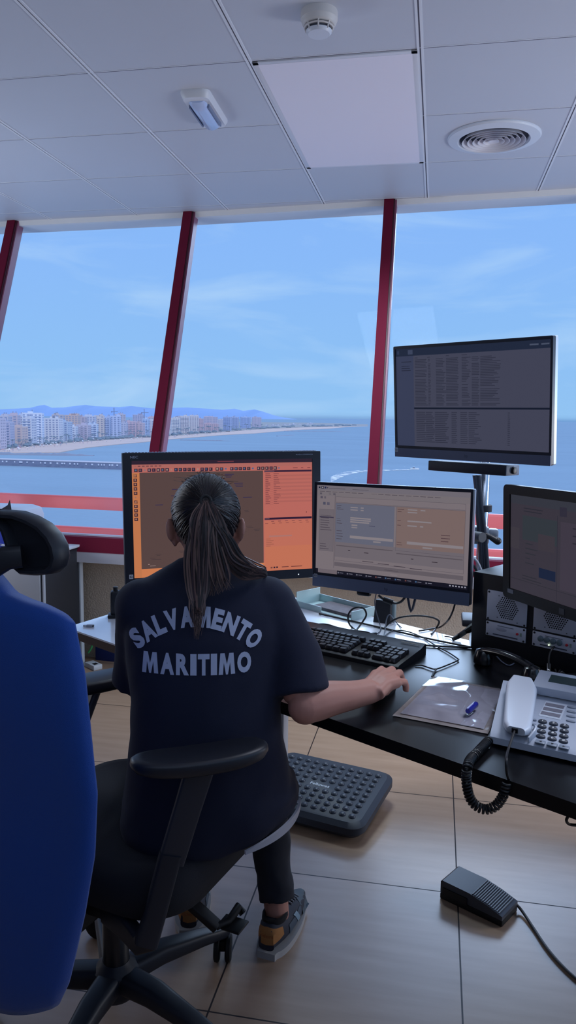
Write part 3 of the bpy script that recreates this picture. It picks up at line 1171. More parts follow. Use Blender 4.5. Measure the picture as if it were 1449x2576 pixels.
for u0, v0, u1, v1 in ((.02, .27, .125, .745), (.135, .12, .972, .185), (.135, .19, .972, .84), (.548, .19, .972, .665), (.13, .085, .131, .93)):
    for q in ((u0, v0, u1, v0 + .003), (u0, v1 - .003, u1, v1), (u0, v0, u0 + .0018, v1), (u1 - .0018, v0, u1, v1)):
        ui.append(q + ((96, 88, 98), 1))
ui += dashes(.028, .285, 17, .027, .04, .085, .007, D_) + [(.022, .352, .123, .366, (70, 64, 84), 1)]
ui += dashes(.145, .215, 3, .02, .02, .05, .006, D_) + dashes(.145, .31, 5, .026, .02, .05, .006, D_) + dashes(.145, .50, 4, .03, .03, .05, .006, D_)
for u0, v0, u1, v1 in ((.24, .225, .29, .237), (.31, .225, .33, .237), (.24, .252, .29, .264), (.31, .252, .33, .264), (.24, .34, .38, .355), (.24, .362, .38, .377), (.24, .385, .37, .40), (.25, .42, .29, .436), (.25, .448, .29, .46), (.24, .545, .53, .575), (.62, .21, .68, .222), (.70, .21, .73, .222), (.62, .238, .68, .25), (.62, .33, .77, .345), (.62, .38, .68, .394), (.70, .38, .72, .394), (.62, .555, .965, .585), (.72, .60, .78, .615), (.40, .585, .45, .60)):
    ui.append((u0, v0, u1, v1, L2, 1))
ui += dashes(.555, .215, 2, .025, .02, .05, .006, (92, 70, 74)) + dashes(.555, .335, 2, .05, .02, .04, .006, (92, 70, 74)) + dashes(.83, .455, 3, .032, .04, .07, .007, (84, 62, 70)) + dashes(.37, .42, 3, .027, .03, .06, .006, (70, 70, 96)) + dashes(.555, .545, 3, .025, .03, .05, .006, (92, 70, 74))
ui += [(.145, .665, .53, .675, (96, 88, 96), 1), (.555, .69, .965, .70, (96, 88, 96), 1), (.23, .71, .245, .718, (50, 40, 50), 1), (.34, .72, .37, .727, (50, 40, 50), 1), (.65, .735, .665, .742, (50, 40, 50), 1), (.78, .745, .815, .752, (50, 40, 50), 1)]
ui += [(.33 + k * .105, .815 + k * .008, .405 + k * .105, .822 + k * .008, (76, 66, 76), 1) for k in range(4)] + [(.48, .885, .57, .89, (84, 76, 84), 1), (.52, .925, .565, .94, (140, 130, 136), 1)]
ui += [(.16 + k * .065, .97, .17 + k * .065, .986, random.choice([(110, 110, 126), (70, 100, 140), (110, 70, 70)]), 1) for k in range(10)] + [(.175 + k * .065, .974, .20 + k * .065, .981, (120, 120, 136), 1) for k in range(10)] + [(.89 + k * .018, .968, .9 + k * .018, .982, (160, 160, 176), 1) for k in range(6)]
m2 = monitor('slim monitor with silver lower edge, its screen showing a grey web form', pose(-.1397, 2.3888, 1.0429, -.384, .0321, .0154), .539, .345, (.008, .008, .010, .046), .04, M((26, 30, 44), .4), ui, G, .004, (M((112, 124, 150), .35, metal=.5), .038), M((150, 156, 170), .35, metal=.6), s=.78)
HPM = M((70, 78, 100), .4)


def hp_mark(par, z):
    MB().text('hp', .013, HPM, Matrix.Translation((0, -.003, z)) @ TX @ Matrix.Rotation(0, 4, 'Z'), .02).build('maker_mark', None, par, smooth=False)


hp_mark(m2, -.1535)
MB().box((-.257, -.0026, -.137), (.012, .001, .011), mat=M((168, 174, 184), .5)).text('01', .009, BLK, Matrix.Translation((-.257, -.0034, -.137)) @ TX, .02, fit=(.009, .007)).build('number_sticker', None, m2, smooth=False)
mb = MB().tube([(.02, .035, .0), (.05, .10, .0), (.20, .155, .02), (.262, .118, .02)], .016, 10)
mb.box((0, .035, 0), (.11, .02, .11), bev=.004)
mb.build('mounting_arm', DGREY, m2)
MB().box((-.09, .025, -.18), (.05, .02, .02), bev=.008).build('cable_port', BLK, m2)

# raised monitor on the pole
D3 = (48, 50, 66)
ui = [(0, 0, 1, .075, (32, 40, 60)), (0, .075, .13, 1, (54, 60, 84)), (.13, .60, 1, .617, (22, 28, 44)), (.01, .02, .025, .055, (44, 54, 80), 1), (.09, .015, .125, .06, (58, 66, 90), 1), (.88, .03, .93, .044, (70, 78, 98), 1), (.945, .03, .99, .044, (70, 78, 98), 1)]
cols3 = [(.14, .07, .09), (.235, .012, .02), (.29, .04, .07), (.36, .075, .085), (.465, .025, .06), (.53, .04, .05), (.585, .07, .13)]
for k in range(31):
    v = .115 + k * .0152
    for u, a, c in cols3:
        if random.random() < .95:
            ui.append((u, v, u + random.uniform(a, c), v + .0075, D3))
for k in range(17):
    v = .645 + k * .0188
    for u, a, c in ((.145, .06, .07), (.215, .04, .065), (.28, .07, .10), (.395, .03, .04), (.455, .04, .05), (.51, .03, .09), (.755, .012, .016)):
        ui.append((u, v, u + random.uniform(a, c), v + .0085, D3))
ui += [(.14, .095, .16, .102, D3), (.23, .095, .25, .102, D3), (.36, .09, .38, .097, D3), (.465, .09, .50, .097, D3)] + dashes(.04, .13, 5, .022, .05, .075, .008, (36, 40, 58))
m3 = monitor('raised monitor on the chrome pole, dark screen filled with text tables', pose(.0798, 2.3238, 1.4715, -.6341, -.0804, -.0025), .539, .345, (.007, .007, .009, .036), .045, M((24, 30, 46), .4), ui, (64, 66, 84), .004, (M((92, 100, 124), .4, metal=.4), .028), M((190, 202, 214), .35, metal=.2))
hp_mark(m3, -.158)
MB().box((-.262, -.003, -.150), (.011, .001, .013), mat=M((168, 174, 184), .5)).text('03', .009, BLK, Matrix.Translation((-.262, -.0037, -.150)) @ TX, .02, fit=(.008, .007)).build('number_sticker', None, m3, smooth=False)
PX, PY = .158, 2.60
v0 = m3.matrix_world.inverted() @ V((PX, PY, 1.45))
MB().box((0, .045, 0), (.11, .02, .11), bev=.004).tube([(0, .05, 0), v0], .018, 10).build('mounting_arm', DGREY, m3)

# oblique monitor at the right edge
ui = [(.0, .0, 1, .09, (50, 52, 62)), (.44, .15, .443, 1, (36, 36, 48)), (.12, .20, .44, .45, (47, 53, 60)), (.27, .36, .42, .52, (57, 52, 60)), (.28, .70, .43, .80, (22, 32, 56)), (.0, .88, 1, .884, (38, 38, 46)), (.0, .34, .09, .56, (58, 54, 62)), (.47, .2, 1, .86, (60, 54, 66)), (.46, .06, .52, .15, (44, 42, 56))]
ui += dashes(.57, .24, 9, .07, .10, .22, .012, (42, 40, 50)) + dashes(.13, .12, 2, .03, .05, .2, .01, (40, 40, 50)) + dashes(.15, .48, 5, .05, .04, .12, .01, (42, 44, 52)) + dashes(.12, .82, 2, .03, .1, .2, .01, (42, 42, 50))
m4 = monitor('thick-framed black monitor cut off by the right edge, turned away', pose(.3194, 2.0, 1.0878, -1.0512, -.0366, .0179), .51, .32, (.030, .030, .026, .03), .024, M((12, 14, 22), .42, spec=.25), ui, (54, 50, 60), .014)
MB().box((-.218, -.0006, -.138), (.026, .001, .011), mat=M((120, 126, 140), .5)).build('label_sticker', None, m4, smooth=False)
MB().box((0, -.0004, -.146), (.02, .001, .016), mat=M((34, 38, 52), .4)).build('maker_mark', None, m4, smooth=False)
MB().tube([(0, .02, 0), (.0, .07, -.04), (.02, .075, -.34)], .02, 10).build('stand_neck', BLK, m4)
MB().lathe([(.10, -.35), (.10, -.343), (.03, -.335)], 32, None, Matrix.Translation((.02, .075, 0))).build('stand_base', BLK, m4)

# pole, clamp, cable bundle
t = thing('monitor_pole', 'chrome pole standing behind the radio rack carrying the raised monitor', 'pole', (PX, PY, DZ))
MB().lathe([(.0165, 0), (.0165, .84), (.014, .845)], 24, M((190, 195, 205), .16, metal=1)).build('tube', None, t)
MB().box((0, 0, .0125), (.11, .11, .025), bev=.006).build('foot_plate', DGREY, t)
zc = at(1213, 1345, Y=PY).z - DZ
mb = MB().box((-.012, -.004, zc), (.066, .05, .058), bev=.008, mat=M((128, 136, 148), .4, metal=.5))
mb.box((.034, -.004, zc + .004), (.034, .04, .036), bev=.008, mat=M((128, 136, 148), .4, metal=.5))
cl = mb.build('clamp', None, t)
MB().tube([(-.008, -.036, zc + .012), (.022, -.044, zc + .001), (.046, -.046, zc - .012)], [.008, .009, .012], 10).ball((.047, -.046, zc - .012), .0125, seg=12).build('clamp_handle', BLK, cl)
zs = at(1217, 1277, Y=PY).z - DZ
mb = MB()
mb.loft([[(x, y - .012, z) for x, y in rrect(.052, .062, .02)] for z in (zs - .01, zs + .01)])
mb.build('strap', M((24, 28, 40), .8), t)
for k in range(6):
    a = [(1192 + k * 2.5, 1195), (1197 + k * 2.2, 1235), (1199 + k * 2.6, 1277), (1202 + k * 3.0, 1320), (1206 + k * 3, 1362), (1208 + k * 3.4, 1410), (1210 + k * 3.6, 1450)]
    pts = spline([at(x, y, Y=PY - .034 - .006 * (k % 2)) for x, y in a], 5)
    tag(MB().tube(pts, .0045 + .0012 * (k % 3), 8).build('monitor_cable', [CABLE, M((36, 40, 52), .4)][k % 2]), 'dark cable strapped along the chrome pole behind the radio rack', 'cable', 'cables strapped to the pole')
for k, (a, mt) in enumerate(((((1180, 1400), (1196, 1408), (1208, 1428), (1217, 1462)), M((150, 154, 165), .4)), (((1180, 1414), (1192, 1424), (1203, 1446), (1208, 1470)), CABLE), (((1180, 1430), (1190, 1440), (1199, 1460), (1203, 1480)), CABLE))):
    tag(MB().tube(spline([at(x, y, Y=2.5) for x, y in a], 6), .004, 8).build('looped_cable', mt), ['grey', 'upper black', 'lower black'][k] + ' cable curving out from behind the grey form monitor to the rack', 'cable')

# sound bar under the raised monitor
TLs, TRs, BRs = (1077, 1157), (1290, 1168), (1271, 1196)
sb_n = V((math.sin(.66), math.cos(.66), 0))
o0 = m3.matrix_world @ V((0, .0, -.178))
a = at_plane(1077, 1172, o0, sb_n)
c = at_plane(1271, 1183, o0, sb_n)
L_ = (c - a).length
t = thing('sound_bar', 'slim black sound bar hanging under the raised monitor', 'speaker', (a + c) / 2, math.atan2(c.y - a.y, c.x - a.x))
MB().box((0, .035, 0), (L_, .07, .03), bev=.002).build('body', M((18, 23, 38), .55), t)
MB().box((L_ / 2 + .001, .035, 0), (.003, .066, .028), bev=.001).build('end_cap', M((80, 90, 108), .5), t)
MB().lathe([(.011, 0), (.010, .008), (.006, .009)], 20, None, Matrix.Translation((L_ / 2 + .002, .036, 0)) @ Matrix.Rotation(R(90), 4, 'Y')).build('volume_knob', BLK, t)

# ------------------------------------------------------------------ radio rack
RY = -.58
ro = V((.12, 2.301, DZ))
t = thing('radio_rack', 'black radio rack with silver speaker panels behind the cut-off monitor', 'radio rack', ro, RY)
rn = V((-math.sin(RY), math.cos(RY), 0))
rx = V((math.cos(RY), math.sin(RY), 0))
MB().box((.21, .11, .118), (.42, .22, .236), bev=.004).build('cabinet', M((14, 17, 26), .5), t)


def rl(px, py):
    p = at_plane(px, py, ro, rn) - ro
    return p.dot(rx), p.z


SIL = M((190, 195, 210), .42, metal=.2)
HOLE = M((16, 18, 26), .8)
for k in range(2):
    xa, zb = rl(1223, 1596)
    xb, _ = rl(1323, 1616)
    wd = xb - xa
    zb = sum((rl(*q)[1] for q in ((1223, 1596), (1321, 1618)))) / 2
    zm = sum((rl(*q)[1] for q in ((1226, 1559), (1325, 1579)))) / 2
    zt = rl(1235, 1483)[1]
    x0 = xa + k * (wd + .020)
    sp = MB().box((x0 + wd / 2, -.002, (zm + zt) / 2 + .001), (wd, .004, zt - zm - .003), bev=.0012).build('speaker_panel', SIL, t)
    mb = MB()
    rr_ = .034
    for i in range(-6, 7):
        for j in range(-6, 7):
            hx, hz_ = i * .0066 + (j % 2) * .0033, j * .0058
            if hx * hx + hz_ * hz_ < rr_ * rr_:
                mb.lathe([(.0024, 0), (.0022, .0004)], 6, HOLE, Matrix.Translation((x0 + wd * .52 + hx, -.0041, (zm + zt) / 2 + hz_)) @ TX)
    mb.build('speaker_grille', None, sp, smooth=False)
    mb = MB()
    for sx_ in (.045, .955):
        for zz in (zm + .006, zt - .006):
            mb.lathe([(.0032, 0), (.0026, .0015)], 10, HOLE, Matrix.Translation((x0 + wd * sx_, -.004, zz)) @ TX)
    for sx_, zz in ((.3, zt - .013), (.28, zm + .014), (.78, zm + .009)):
        mb.lathe([(.002, 0), (.0018, .0006)], 8, M((90, 94, 105), .5), Matrix.Translation((x0 + wd * sx_, -.004, zz)) @ TX)
    mb.build('panel_screw', None, sp, smooth=False)['kind'] = 'stuff'
    cp = MB().box((x0 + wd / 2, -.002, (zm + zb) / 2 - .001), (wd, .004, zm - zb - .003), bev=.0012).build('control_panel', SIL, t)
    mb = MB()
    for sx_ in (.045, .955):
        for zz in (zb + .005, zm - .007):
            mb.lathe([(.0032, 0), (.0026, .0015)], 10, HOLE, Matrix.Translation((x0 + wd * sx_, -.004, zz)) @ TX)
    mb.build('panel_screw', None, cp, smooth=False)['kind'] = 'stuff'
    MB().box((x0 + wd * .5, -.0044, zb + .008), (wd * .62, .001, .0035), mat=M((70, 74, 92), .5)).box((x0 + wd * .5, -.0044, zm - .010), (wd * .4, .001, .002), mat=M((110, 116, 132), .5)).build('legend_strip', None, cp, smooth=False)
    MB().lathe([(.0038, 0), (.0034, .0035), (.001, .004)], 14, M((190, 50, 60), .4), Matrix.Translation((x0 + wd * .80, -.004, (zm + zb) / 2)) @ TX).build('red_button', None, cp)
    MB().box((x0 + wd * .885, -.0046, (zm + zb) / 2), (.005, .0012, .010), mat=M((130, 150, 140), .5)).build('rocker_switch', None, cp)
    if k:
        for q in range(4):
            MB().lathe([(.0085, 0), (.008, .004), (.005, .005)], 18, M((120, 140, 150), .2, metal=.4), Matrix.Translation((x0 + wd * (.2 + q * .145), -.004, (zm + zb) / 2 + .002)) @ TX).build('socket', None, cp)
        MB().ball((x0 + wd * .40, -.006, zb + .012), .002, EM((230, 255, 200), 2), seg=8).build('status_light', None, cp)
    else:
        MB().lathe([(.011, 0), (.010, .0004)], 20, M((150, 154, 170), .6), Matrix.Translation((x0 + wd * .40, -.0042, (zm + zb) / 2 + .003)) @ TX @ Matrix.Diagonal((1.5, .5, 1, 1))).build('worn_label', None, cp)
# small box lying on the rack
p = ro + rx * .105 + rn * .12
t = thing('junction_box', 'small black box with silver lid lying on top of the radio rack', 'box', (p.x, p.y, DZ + .236), RY)
MB().box((.03, 0, .008), (.11, .08, .016), bev=.006).build('body', BLK, t)
MB().box((.03, 0, .019), (.10, .072, .006), bev=.003).build('lid', M((190, 196, 206), .35), t)
# black hinge arm beside the rack
pts = [at(1140, 1608, z=DZ + .006), at(1155, 1600, z=DZ + .012), at(1172, 1588, Y=2.36), at(1190, 1578, Y=2.38)]
mb = MB().tube(pts, [.006, .008, .008, .014], 8)
tag(mb.build('cable_plug', BLK2), 'thick black plug and lead lying against the left side of the rack', 'plug')

# black handset with coiled lead in front of the rack
A_, B_ = at(1216, 1645, z=DZ + .03), at(1338, 1690, z=DZ + .03)
d = (B_ - A_)
d.z = 0
hl = d.length
t = thing('radio_handset', 'glossy black telephone handset lying in front of the radio rack', 'handset', (A_ + B_) / 2 - V((0, 0, .03)), math.atan2(d.y, d.x))
GB = M((12, 13, 18), .18, spec=.6)
rings = []
for k in range(13):
    x = -hl / 2 + hl * k / 12
    h = .040 + .010 * (1 - (2 * k / 12 - 1) ** 2)
    rings.append([(x, a_ * 1.0, h + b_) for a_, b_ in rrect(.026, .018, .008, 3)])
MB().loft(rings).build('grip', GB, t)
for s in (-1, 1):
    MB().lathe([(.022, 0), (.027, .006), (.027, .022), (.020, .042), (.006, .048)], 24, None, Matrix.Translation((s * hl / 2, 0, 0))).build('earpiece' if s < 0 else 'mouthpiece', GB, t)
pp = [at(1350, 1705, z=DZ + .008), at(1338, 1716, z=DZ + .008), at(1332, 1730, z=DZ + .008)]
tag(MB().tube(helix(spline(pp, 6), 9, .0065), .0022, 6).build('coiled_lead', CABLE), 'short black coiled lead beside the black handset mouthpiece', 'cord')
pp = [at(1395, 1690, z=DZ + .008), at(1412, 1694, z=DZ + .008), at(1422, 1712, z=DZ + .008), at(1428, 1732, z=DZ + .006)]
tag(MB().tube(helix(spline(pp, 6), 11, .0065), .0022, 6).build('coiled_lead', CABLE), 'black coiled lead behind the phone display', 'cord')
pp = [at(1400, 1622, Y=2.17), at(1388, 1634, Y=2.14), at(1381, 1655, z=DZ + .04), at(1381, 1690, z=DZ + .006)]
t = tag(MB().tube(spline(pp, 6), .003, 8).build('jack_lead', CABLE), 'black jack lead dropping from the right radio panel to the desk', 'cord')
MB().tube([at(1380, 1670, z=DZ + .022), at(1380, 1688, z=DZ + .008)], .0042, 10).build('jack_plug', WHITE, t, 'white plug barrel')
pp = [at(1240, 1640, z=DZ + .02), at(1262, 1664, z=DZ + .004), at(1282, 1674, z=DZ + .003), at(1300, 1662, z=DZ + .004), at(1312, 1640, z=DZ + .012)]
tag(MB().tube(spline(pp, 6), .0018, 6).build('thin_lead', M((70, 78, 96), .3)), 'thin grey lead looping under the black handset', 'cord')

# ------------------------------------------------------------------ keyboard, mouse, small things
kt = thing('keyboard', 'black full-size computer keyboard on the desk beside her hand', 'keyboard', (-.255, 2.212, DZ), R(-23.5))
KM = M((17, 18, 24), .45)
pf = [(-.085, 0), (-.085, .010), (-.078, .014), (.062, .026), (.092, .034), (.096, .030), (.096, 0)]
MB().loft([[(x, y, z) for y, z in pf] for x in (-.226, .226)]).build('case', KM, kt)
km = MB()
km.loft([[(x, y, 0) for x, y in rrect(.0175, .0175, .002, 2)], [(x, y, .004) for x, y in rrect(.0175, .0175, .002, 2)], [(x, y + .0008, .0105) for x, y in rrect(.0135, .0130, .003, 2)]])
k1 = km.mesh('key')
k1.materials.append(M((22, 23, 30), .38, spec=.5))
ang = math.atan2(.026 - .014, .14)


def key(x, y, sx_=1.0, sy_=1.0):
    o = link('key', k1, kt)
    o.location = (x, y, .0155 + (y + .078) * math.tan(ang))
    o.rotation_euler = (ang, 0, 0)
    o.scale = (sx_, sy_, 1)


p_ = .0186
ys = [-.066 + r * p_ for r in range(5)] + [-.066 + 5 * p_ + .008]
for r, row in enumerate(([1.25, 1.25, 1.25, 5.9, 1.25, 1.25, 1.25, 1.3], [2.1, 1, 1, 1, 1, 1, 1, 1, 1, 1, 1, 2.6], [1.7] + [1] * 11 + [2.0], [1.4] + [1] * 12 + [1.3], [1] * 13 + [1.7])):
    x = -.218
    for q in row:
        key(x + q * p_ / 2, ys[r], q + (q - 1) * .06)
        x += q * p_
for i in range(13):
    key(-.209 + i * .0205 + (.004 * (i // 4)), ys[5])
for i in range(3):
    for r in (0, 3, 4, 5):
        key(.082 + i * p_, ys[r])
key(.082 + p_, ys[1])
for i in range(4):
    for r in range(5):
        if (i, r) in ((1, 0), (3, 1), (3, 3)):
            continue
        if i == 0 and r == 0:
            key(.146 + p_ * .5, ys[0], 2.05)
        elif i == 3 and r in (0, 2):
            key(.146 + 3 * p_, ys[r] + p_ / 2, 1, 2.05)
        else:
            key(.146 + i * p_, ys[r])
MB().box((.185, .0765, .0318), (.06, .002, .001), rot=Matrix.Rotation(.25, 4, 'X'), mat=M((150, 146, 130), .4)).build('indicator_strip', None, kt)

mt_ = thing('computer_mouse', 'dark computer mouse under the woman\'s right hand', 'mouse', (-.112, 1.862, DZ), R(-28))
mt_.scale = (.86, .86, .95)
MB().loft([sell(0, 0, 0, .028, .052), sell(0, 0, .008, .030, .055), sell(0, -.004, .02, .027, .048), sell(0, -.008, .027, .018, .032), sell(0, -.01, .029, .006, .01)]).build('body', KM, mt_)
MB().lathe([(.006, -.003), (.0065, 0), (.006, .003)], 16, None, Matrix.Translation((0, .028, .021)) @ Matrix.Rotation(R(90), 4, 'Y')).build('scroll_wheel', BLK, mt_)


def wire(label, pts, r=.0026, name='desk_cable', mat=CABLE, n=7):
    return tag(MB().tube(spline(pts, n), r, 8).build(name, mat), label, 'cable')


Z = DZ + .004


def dp(l, z=Z):
    return [at(x, y, z=z) for x, y in l]


def ap(l, Y):
    return [at(x, y, Y=Y) for x, y in l]


wire('black cable rising in a round loop behind the keyboard', dp([(886, 1600), (893, 1590)]) + ap([(908, 1570), (921, 1549), (917, 1533), (904, 1527), (886, 1533), (876, 1548), (878, 1568), (890, 1582)], 2.44) + dp([(908, 1591), (922, 1596), (940, 1604)]), .003)
wire('black cable lying along the keyboard back edge at left', dp([(780, 1578), (798, 1571), (822, 1571), (850, 1579), (885, 1586), (914, 1589), (932, 1594), (942, 1604)], DZ + .012), .003)
wire('long straight black cable stretched along the desk back', dp([(803, 1544), (880, 1561), (976, 1583), (1080, 1607), (1184, 1628)]), .0032)
wire('black cable arching high behind the keyboard and over the desk edge', dp([(957, 1608)]) + ap([(961, 1592), (975, 1571), (1004, 1554), (1044, 1549), (1082, 1552), (1102, 1560), (1104, 1568)], 2.47) + dp([(1096, 1582), (1085, 1595)]), .003)
wire('black mouse cable wandering right of the keyboard to the document sleeve', dp([(966, 1601), (985, 1588), (1006, 1586), (1030, 1590), (1064, 1604), (1096, 1624), (1126, 1640), (1150, 1656), (1152, 1661), (1128, 1672), (1097, 1683), (1080, 1680), (1062, 1674), (1045, 1673)]), .002)
wire('short black cable end slipping under the document sleeve', dp([(1100, 1682), (1092, 1690), (1086, 1702)]), .002)
wire('thick black cable from the keyboard back to the rack', dp([(966, 1606), (1000, 1612), (1046, 1621), (1110, 1626), (1184, 1628)]), .0032)
wire('black cable hanging from the grey form monitor to the desk at right', ap([(1145, 1518), (1138, 1540), (1126, 1562)], 2.40) + dp([(1108, 1577), (1085, 1582), (1054, 1587)]), .0028)
t = wire('thin grey cable hanging from the grey form monitor with a metal plug', ap([(947, 1490), (943, 1512), (945, 1535), (954, 1565)], 2.47) + dp([(958, 1583), (952, 1592), (942, 1595)]), .0018, mat=M((60, 66, 80), .4))
MB().tube(dp([(946, 1594), (934, 1596)]), .0055, 8).build('plug', M((50, 54, 62), .4, metal=.5), t)
wire('bent grey wire standing behind the keyboard', dp([(966, 1604), (968, 1590)]) + ap([(972, 1560), (978, 1547), (986, 1551)], 2.46) + dp([(997, 1566), (1010, 1579)]), .0018, mat=M((90, 98, 112), .4))
t = wire('black video cable with a ferrite block hanging under the form monitor', ap([(952, 1497), (966, 1508), (990, 1517), (1008, 1514), (1021, 1500)], 2.46), .0042)
MB().tube(ap([(964, 1507), (988, 1516)], 2.46), .009, 10).build('ferrite_block', BLK2, t)
tag(MB().tube(ap([(1026, 1502), (1031, 1530), (1034, 1539), (1038, 1532), (1045, 1504)], 2.44), .004, 8).build('wire_hook', M((40, 44, 58), .3)), 'dark V-shaped wire hook hanging under the form monitor', 'hook')
wire('short black cable stub by the plug left of the rack', dp([(1118, 1601), (1130, 1602), (1142, 1607)]), .002)

p = at(962, 1566, z=DZ)
t = thing('phone_cradle', 'small black wedge-shaped holder standing at the desk back edge', 'holder', p, R(-14))
MB().loft([[(x * (1 - .12 * k), y + .012 * k, .075 * k / 1.0) for x, y in rrect(.062, .02, .006)] for k in (0, .5, .9, 1)]).build('front_face', M((20, 22, 30), .6), t)
MB().box((.01, .026, .034), (.055, .022, .068), bev=.005).build('rear_block', M((120, 138, 142), .4), t)

p = at(845, 1545, z=DZ)
t = thing('letter_tray', 'pale green plastic letter tray on the desk back edge left of holder', 'tray', (-.335, 2.655, DZ), R(-36))
PG = M((176, 202, 204), .3, spec=.5)
mb = MB().box((0, 0, .002), (.27, .12, .004), mat=PG)
mb.box((-.134, 0, .028), (.003, .12, .052), mat=PG).box((0, .0595, .016), (.27, .003, .028), mat=PG).box((.134, 0, .018), (.003, .12, .03), mat=PG)
mb.box((-.07, -.059, .012), (.12, .003, .02), mat=PG)
mb.build('tray', None, t, smooth=False)
tag(MB().box((0, 0, 0), (.18, .09, .010), rot=R(-36), mat=M((96, 90, 96), .8, noise_amt=.4, scale=60)).build('papers', None), 'small pile of dark papers lying in the green tray', 'papers').location = (-.315, 2.648, DZ + .0095)
# back of the arm desk: handheld transceiver and memory stick
t = thing('handheld_radio', 'black handheld transceiver standing on the pale desk behind her left shoulder', 'radio', (at(302, 1552, z=DZ).x, at(302, 1552, z=DZ).y, DZ), R(20))
MB().box((0, 0, .048), (.062, .034, .088), bev=.008).build('body', M((20, 23, 32), .45), t)
MB().lathe([(.008, .09), (.008, .104), (.006, .105)], 14, None, Matrix.Translation((-.014, 0, 0))).build('knob', BLK, t)
MB().box((.0, .0, .006), (.08, .05, .012), bev=.004).build('charging_foot', BLK, t)
MB().box((.004, -.0172, .05), (.036, .002, .03), mat=M((40, 52, 66), .3)).build('display', None, t)
p = at(214, 1577, z=DZ)
t = thing('memory_stick', 'tiny silver memory stick lying on the pale desk corner', 'memory stick', p, R(10))
MB().box((0, 0, .004), (.011, .009, .006), bev=.001).build('connector', M((200, 204, 210), .3, metal=.8), t)
MB().box((.015, 0, .004), (.02, .012, .008), bev=.002).build('shell', M((150, 156, 170), .4), t)
MB().box((.027, 0, .004), (.004, .010, .006), bev=.001).build('cap', BLK, t)

# document sleeve
Ls, Ts, Rs, Bs = at(990, 1797, z=DZ + .004), at(1090, 1700, z=DZ + .004), at(1278, 1735, z=DZ + .004), at(1226, 1842, z=DZ + .004)
t = thing('document_sleeve', 'clear plastic sleeve with printed sheets on the desk beside the phone', 'document', Ls - V((0, 0, .004)))


def sheet(z, g, mat, name, wav=0, n=14):
    vs, fs = [], []
    for i in range(n + 1):
        for j in range(n + 1):
            u, v = g + (1 - 2 * g) * i / n, g + (1 - 2 * g) * j / n
            p = Ls.lerp(Ts, v).lerp(Bs.lerp(Rs, v), u) - Ls
            vs.append((p.x, p.y, z + wav * noise.noise((u * 6, v * 6, 1.3)) + wav * 1.5 * u * (1 - v)))
    for i in range(n):
        for j in range(n):
            a = i * (n + 1) + j
            fs.append([a, a + n + 1, a + n + 2, a + 1])
    return MB().add(vs, fs, mat).build(name, None, t)


sheet(.0015, -.008, M((158, 150, 148), .7), 'folder')
pm = M((168, 168, 182), .6, noise_amt=.25, scale=18)
sheet(.0032, .05, pm, 'printed_sheet', .0004)
cl_ = bpy.data.materials.new('clear_plastic')
cl_.use_nodes = True
nt = cl_.node_tree
nt.nodes.remove(nt.nodes['Principled BSDF'])
tr, gl, mx_, fr_ = (nt.nodes.new('ShaderNode' + q) for q in ('BsdfTransparent', 'BsdfGlossy', 'MixShader', 'Fresnel'))
fr_.inputs['IOR'].default_value = 1.75
gl.inputs['Roughness'].default_value = .06
nt.links.new(fr_.outputs[0], mx_.inputs[0])
nt.links.new(tr.outputs[0], mx_.inputs[1])
nt.links.new(gl.outputs[0], mx_.inputs[2])
nt.links.new(mx_.outputs[0], nt.nodes['Material Output'].inputs[0])
sheet(.0052, -.004, cl_, 'plastic_cover', .0022, 26)
p = at(1187, 1781, z=DZ + .012)
q0, q1 = at(1177, 1789, z=DZ + .018), at(1199, 1770, z=DZ + .018)
t = tag(MB().tube([q0, q0.lerp(q1, .15), q0.lerp(q1, .85), q1], [.006, .0075, .0075, .0045], 14).build('pen_cap', M((36, 40, 150), .12, spec=.7)), 'glossy blue pen cap lying on the plastic sleeve', 'pen cap')
MB().tube([q0 + V((-.002, -.004, .0075)), q0.lerp(q1, .6) + V((-.001, -.003, .0085))], .0018, 6).build('clip', M((190, 200, 240), .15), t)

# ------------------------------------------------------------------ desk telephone
pa = at(1232, 1866, z=DZ + .008)
yw = R(-19.6)
t = thing('desk_telephone', 'pale grey office desk telephone at the right edge of the desk', 'telephone', (pa.x, pa.y, DZ), yw)
PH = M((176, 184, 198), .4)
PHL = M((204, 210, 220), .35)
sk = -.165
pr2 = [(0, .006), (.0, .02), (.012, .028), (.20, .055), (.252, .060), (.252, .012)]
MB().loft([[(x + y * sk, y, z) for y, z in pr2[::-1]] for x in (0, .006, .284, .29)]).build('base', PH, t)
for x, y in ((.02, .02), (.26, .02), (.02, .21), (.26, .21)):
    MB().lathe([(.009, 0), (.009, .02)], 12, None, Matrix.Translation((x, y, 0))).build('foot', BLK, t)
slope = math.atan2(.055 - .028, .188)
TP = Matrix.Translation((0, .012, .028)) @ Matrix.Rotation(slope, 4, 'X')


def tp(x, s, z=0):
    return TP @ Matrix.Translation((x + s * sk, s, z))


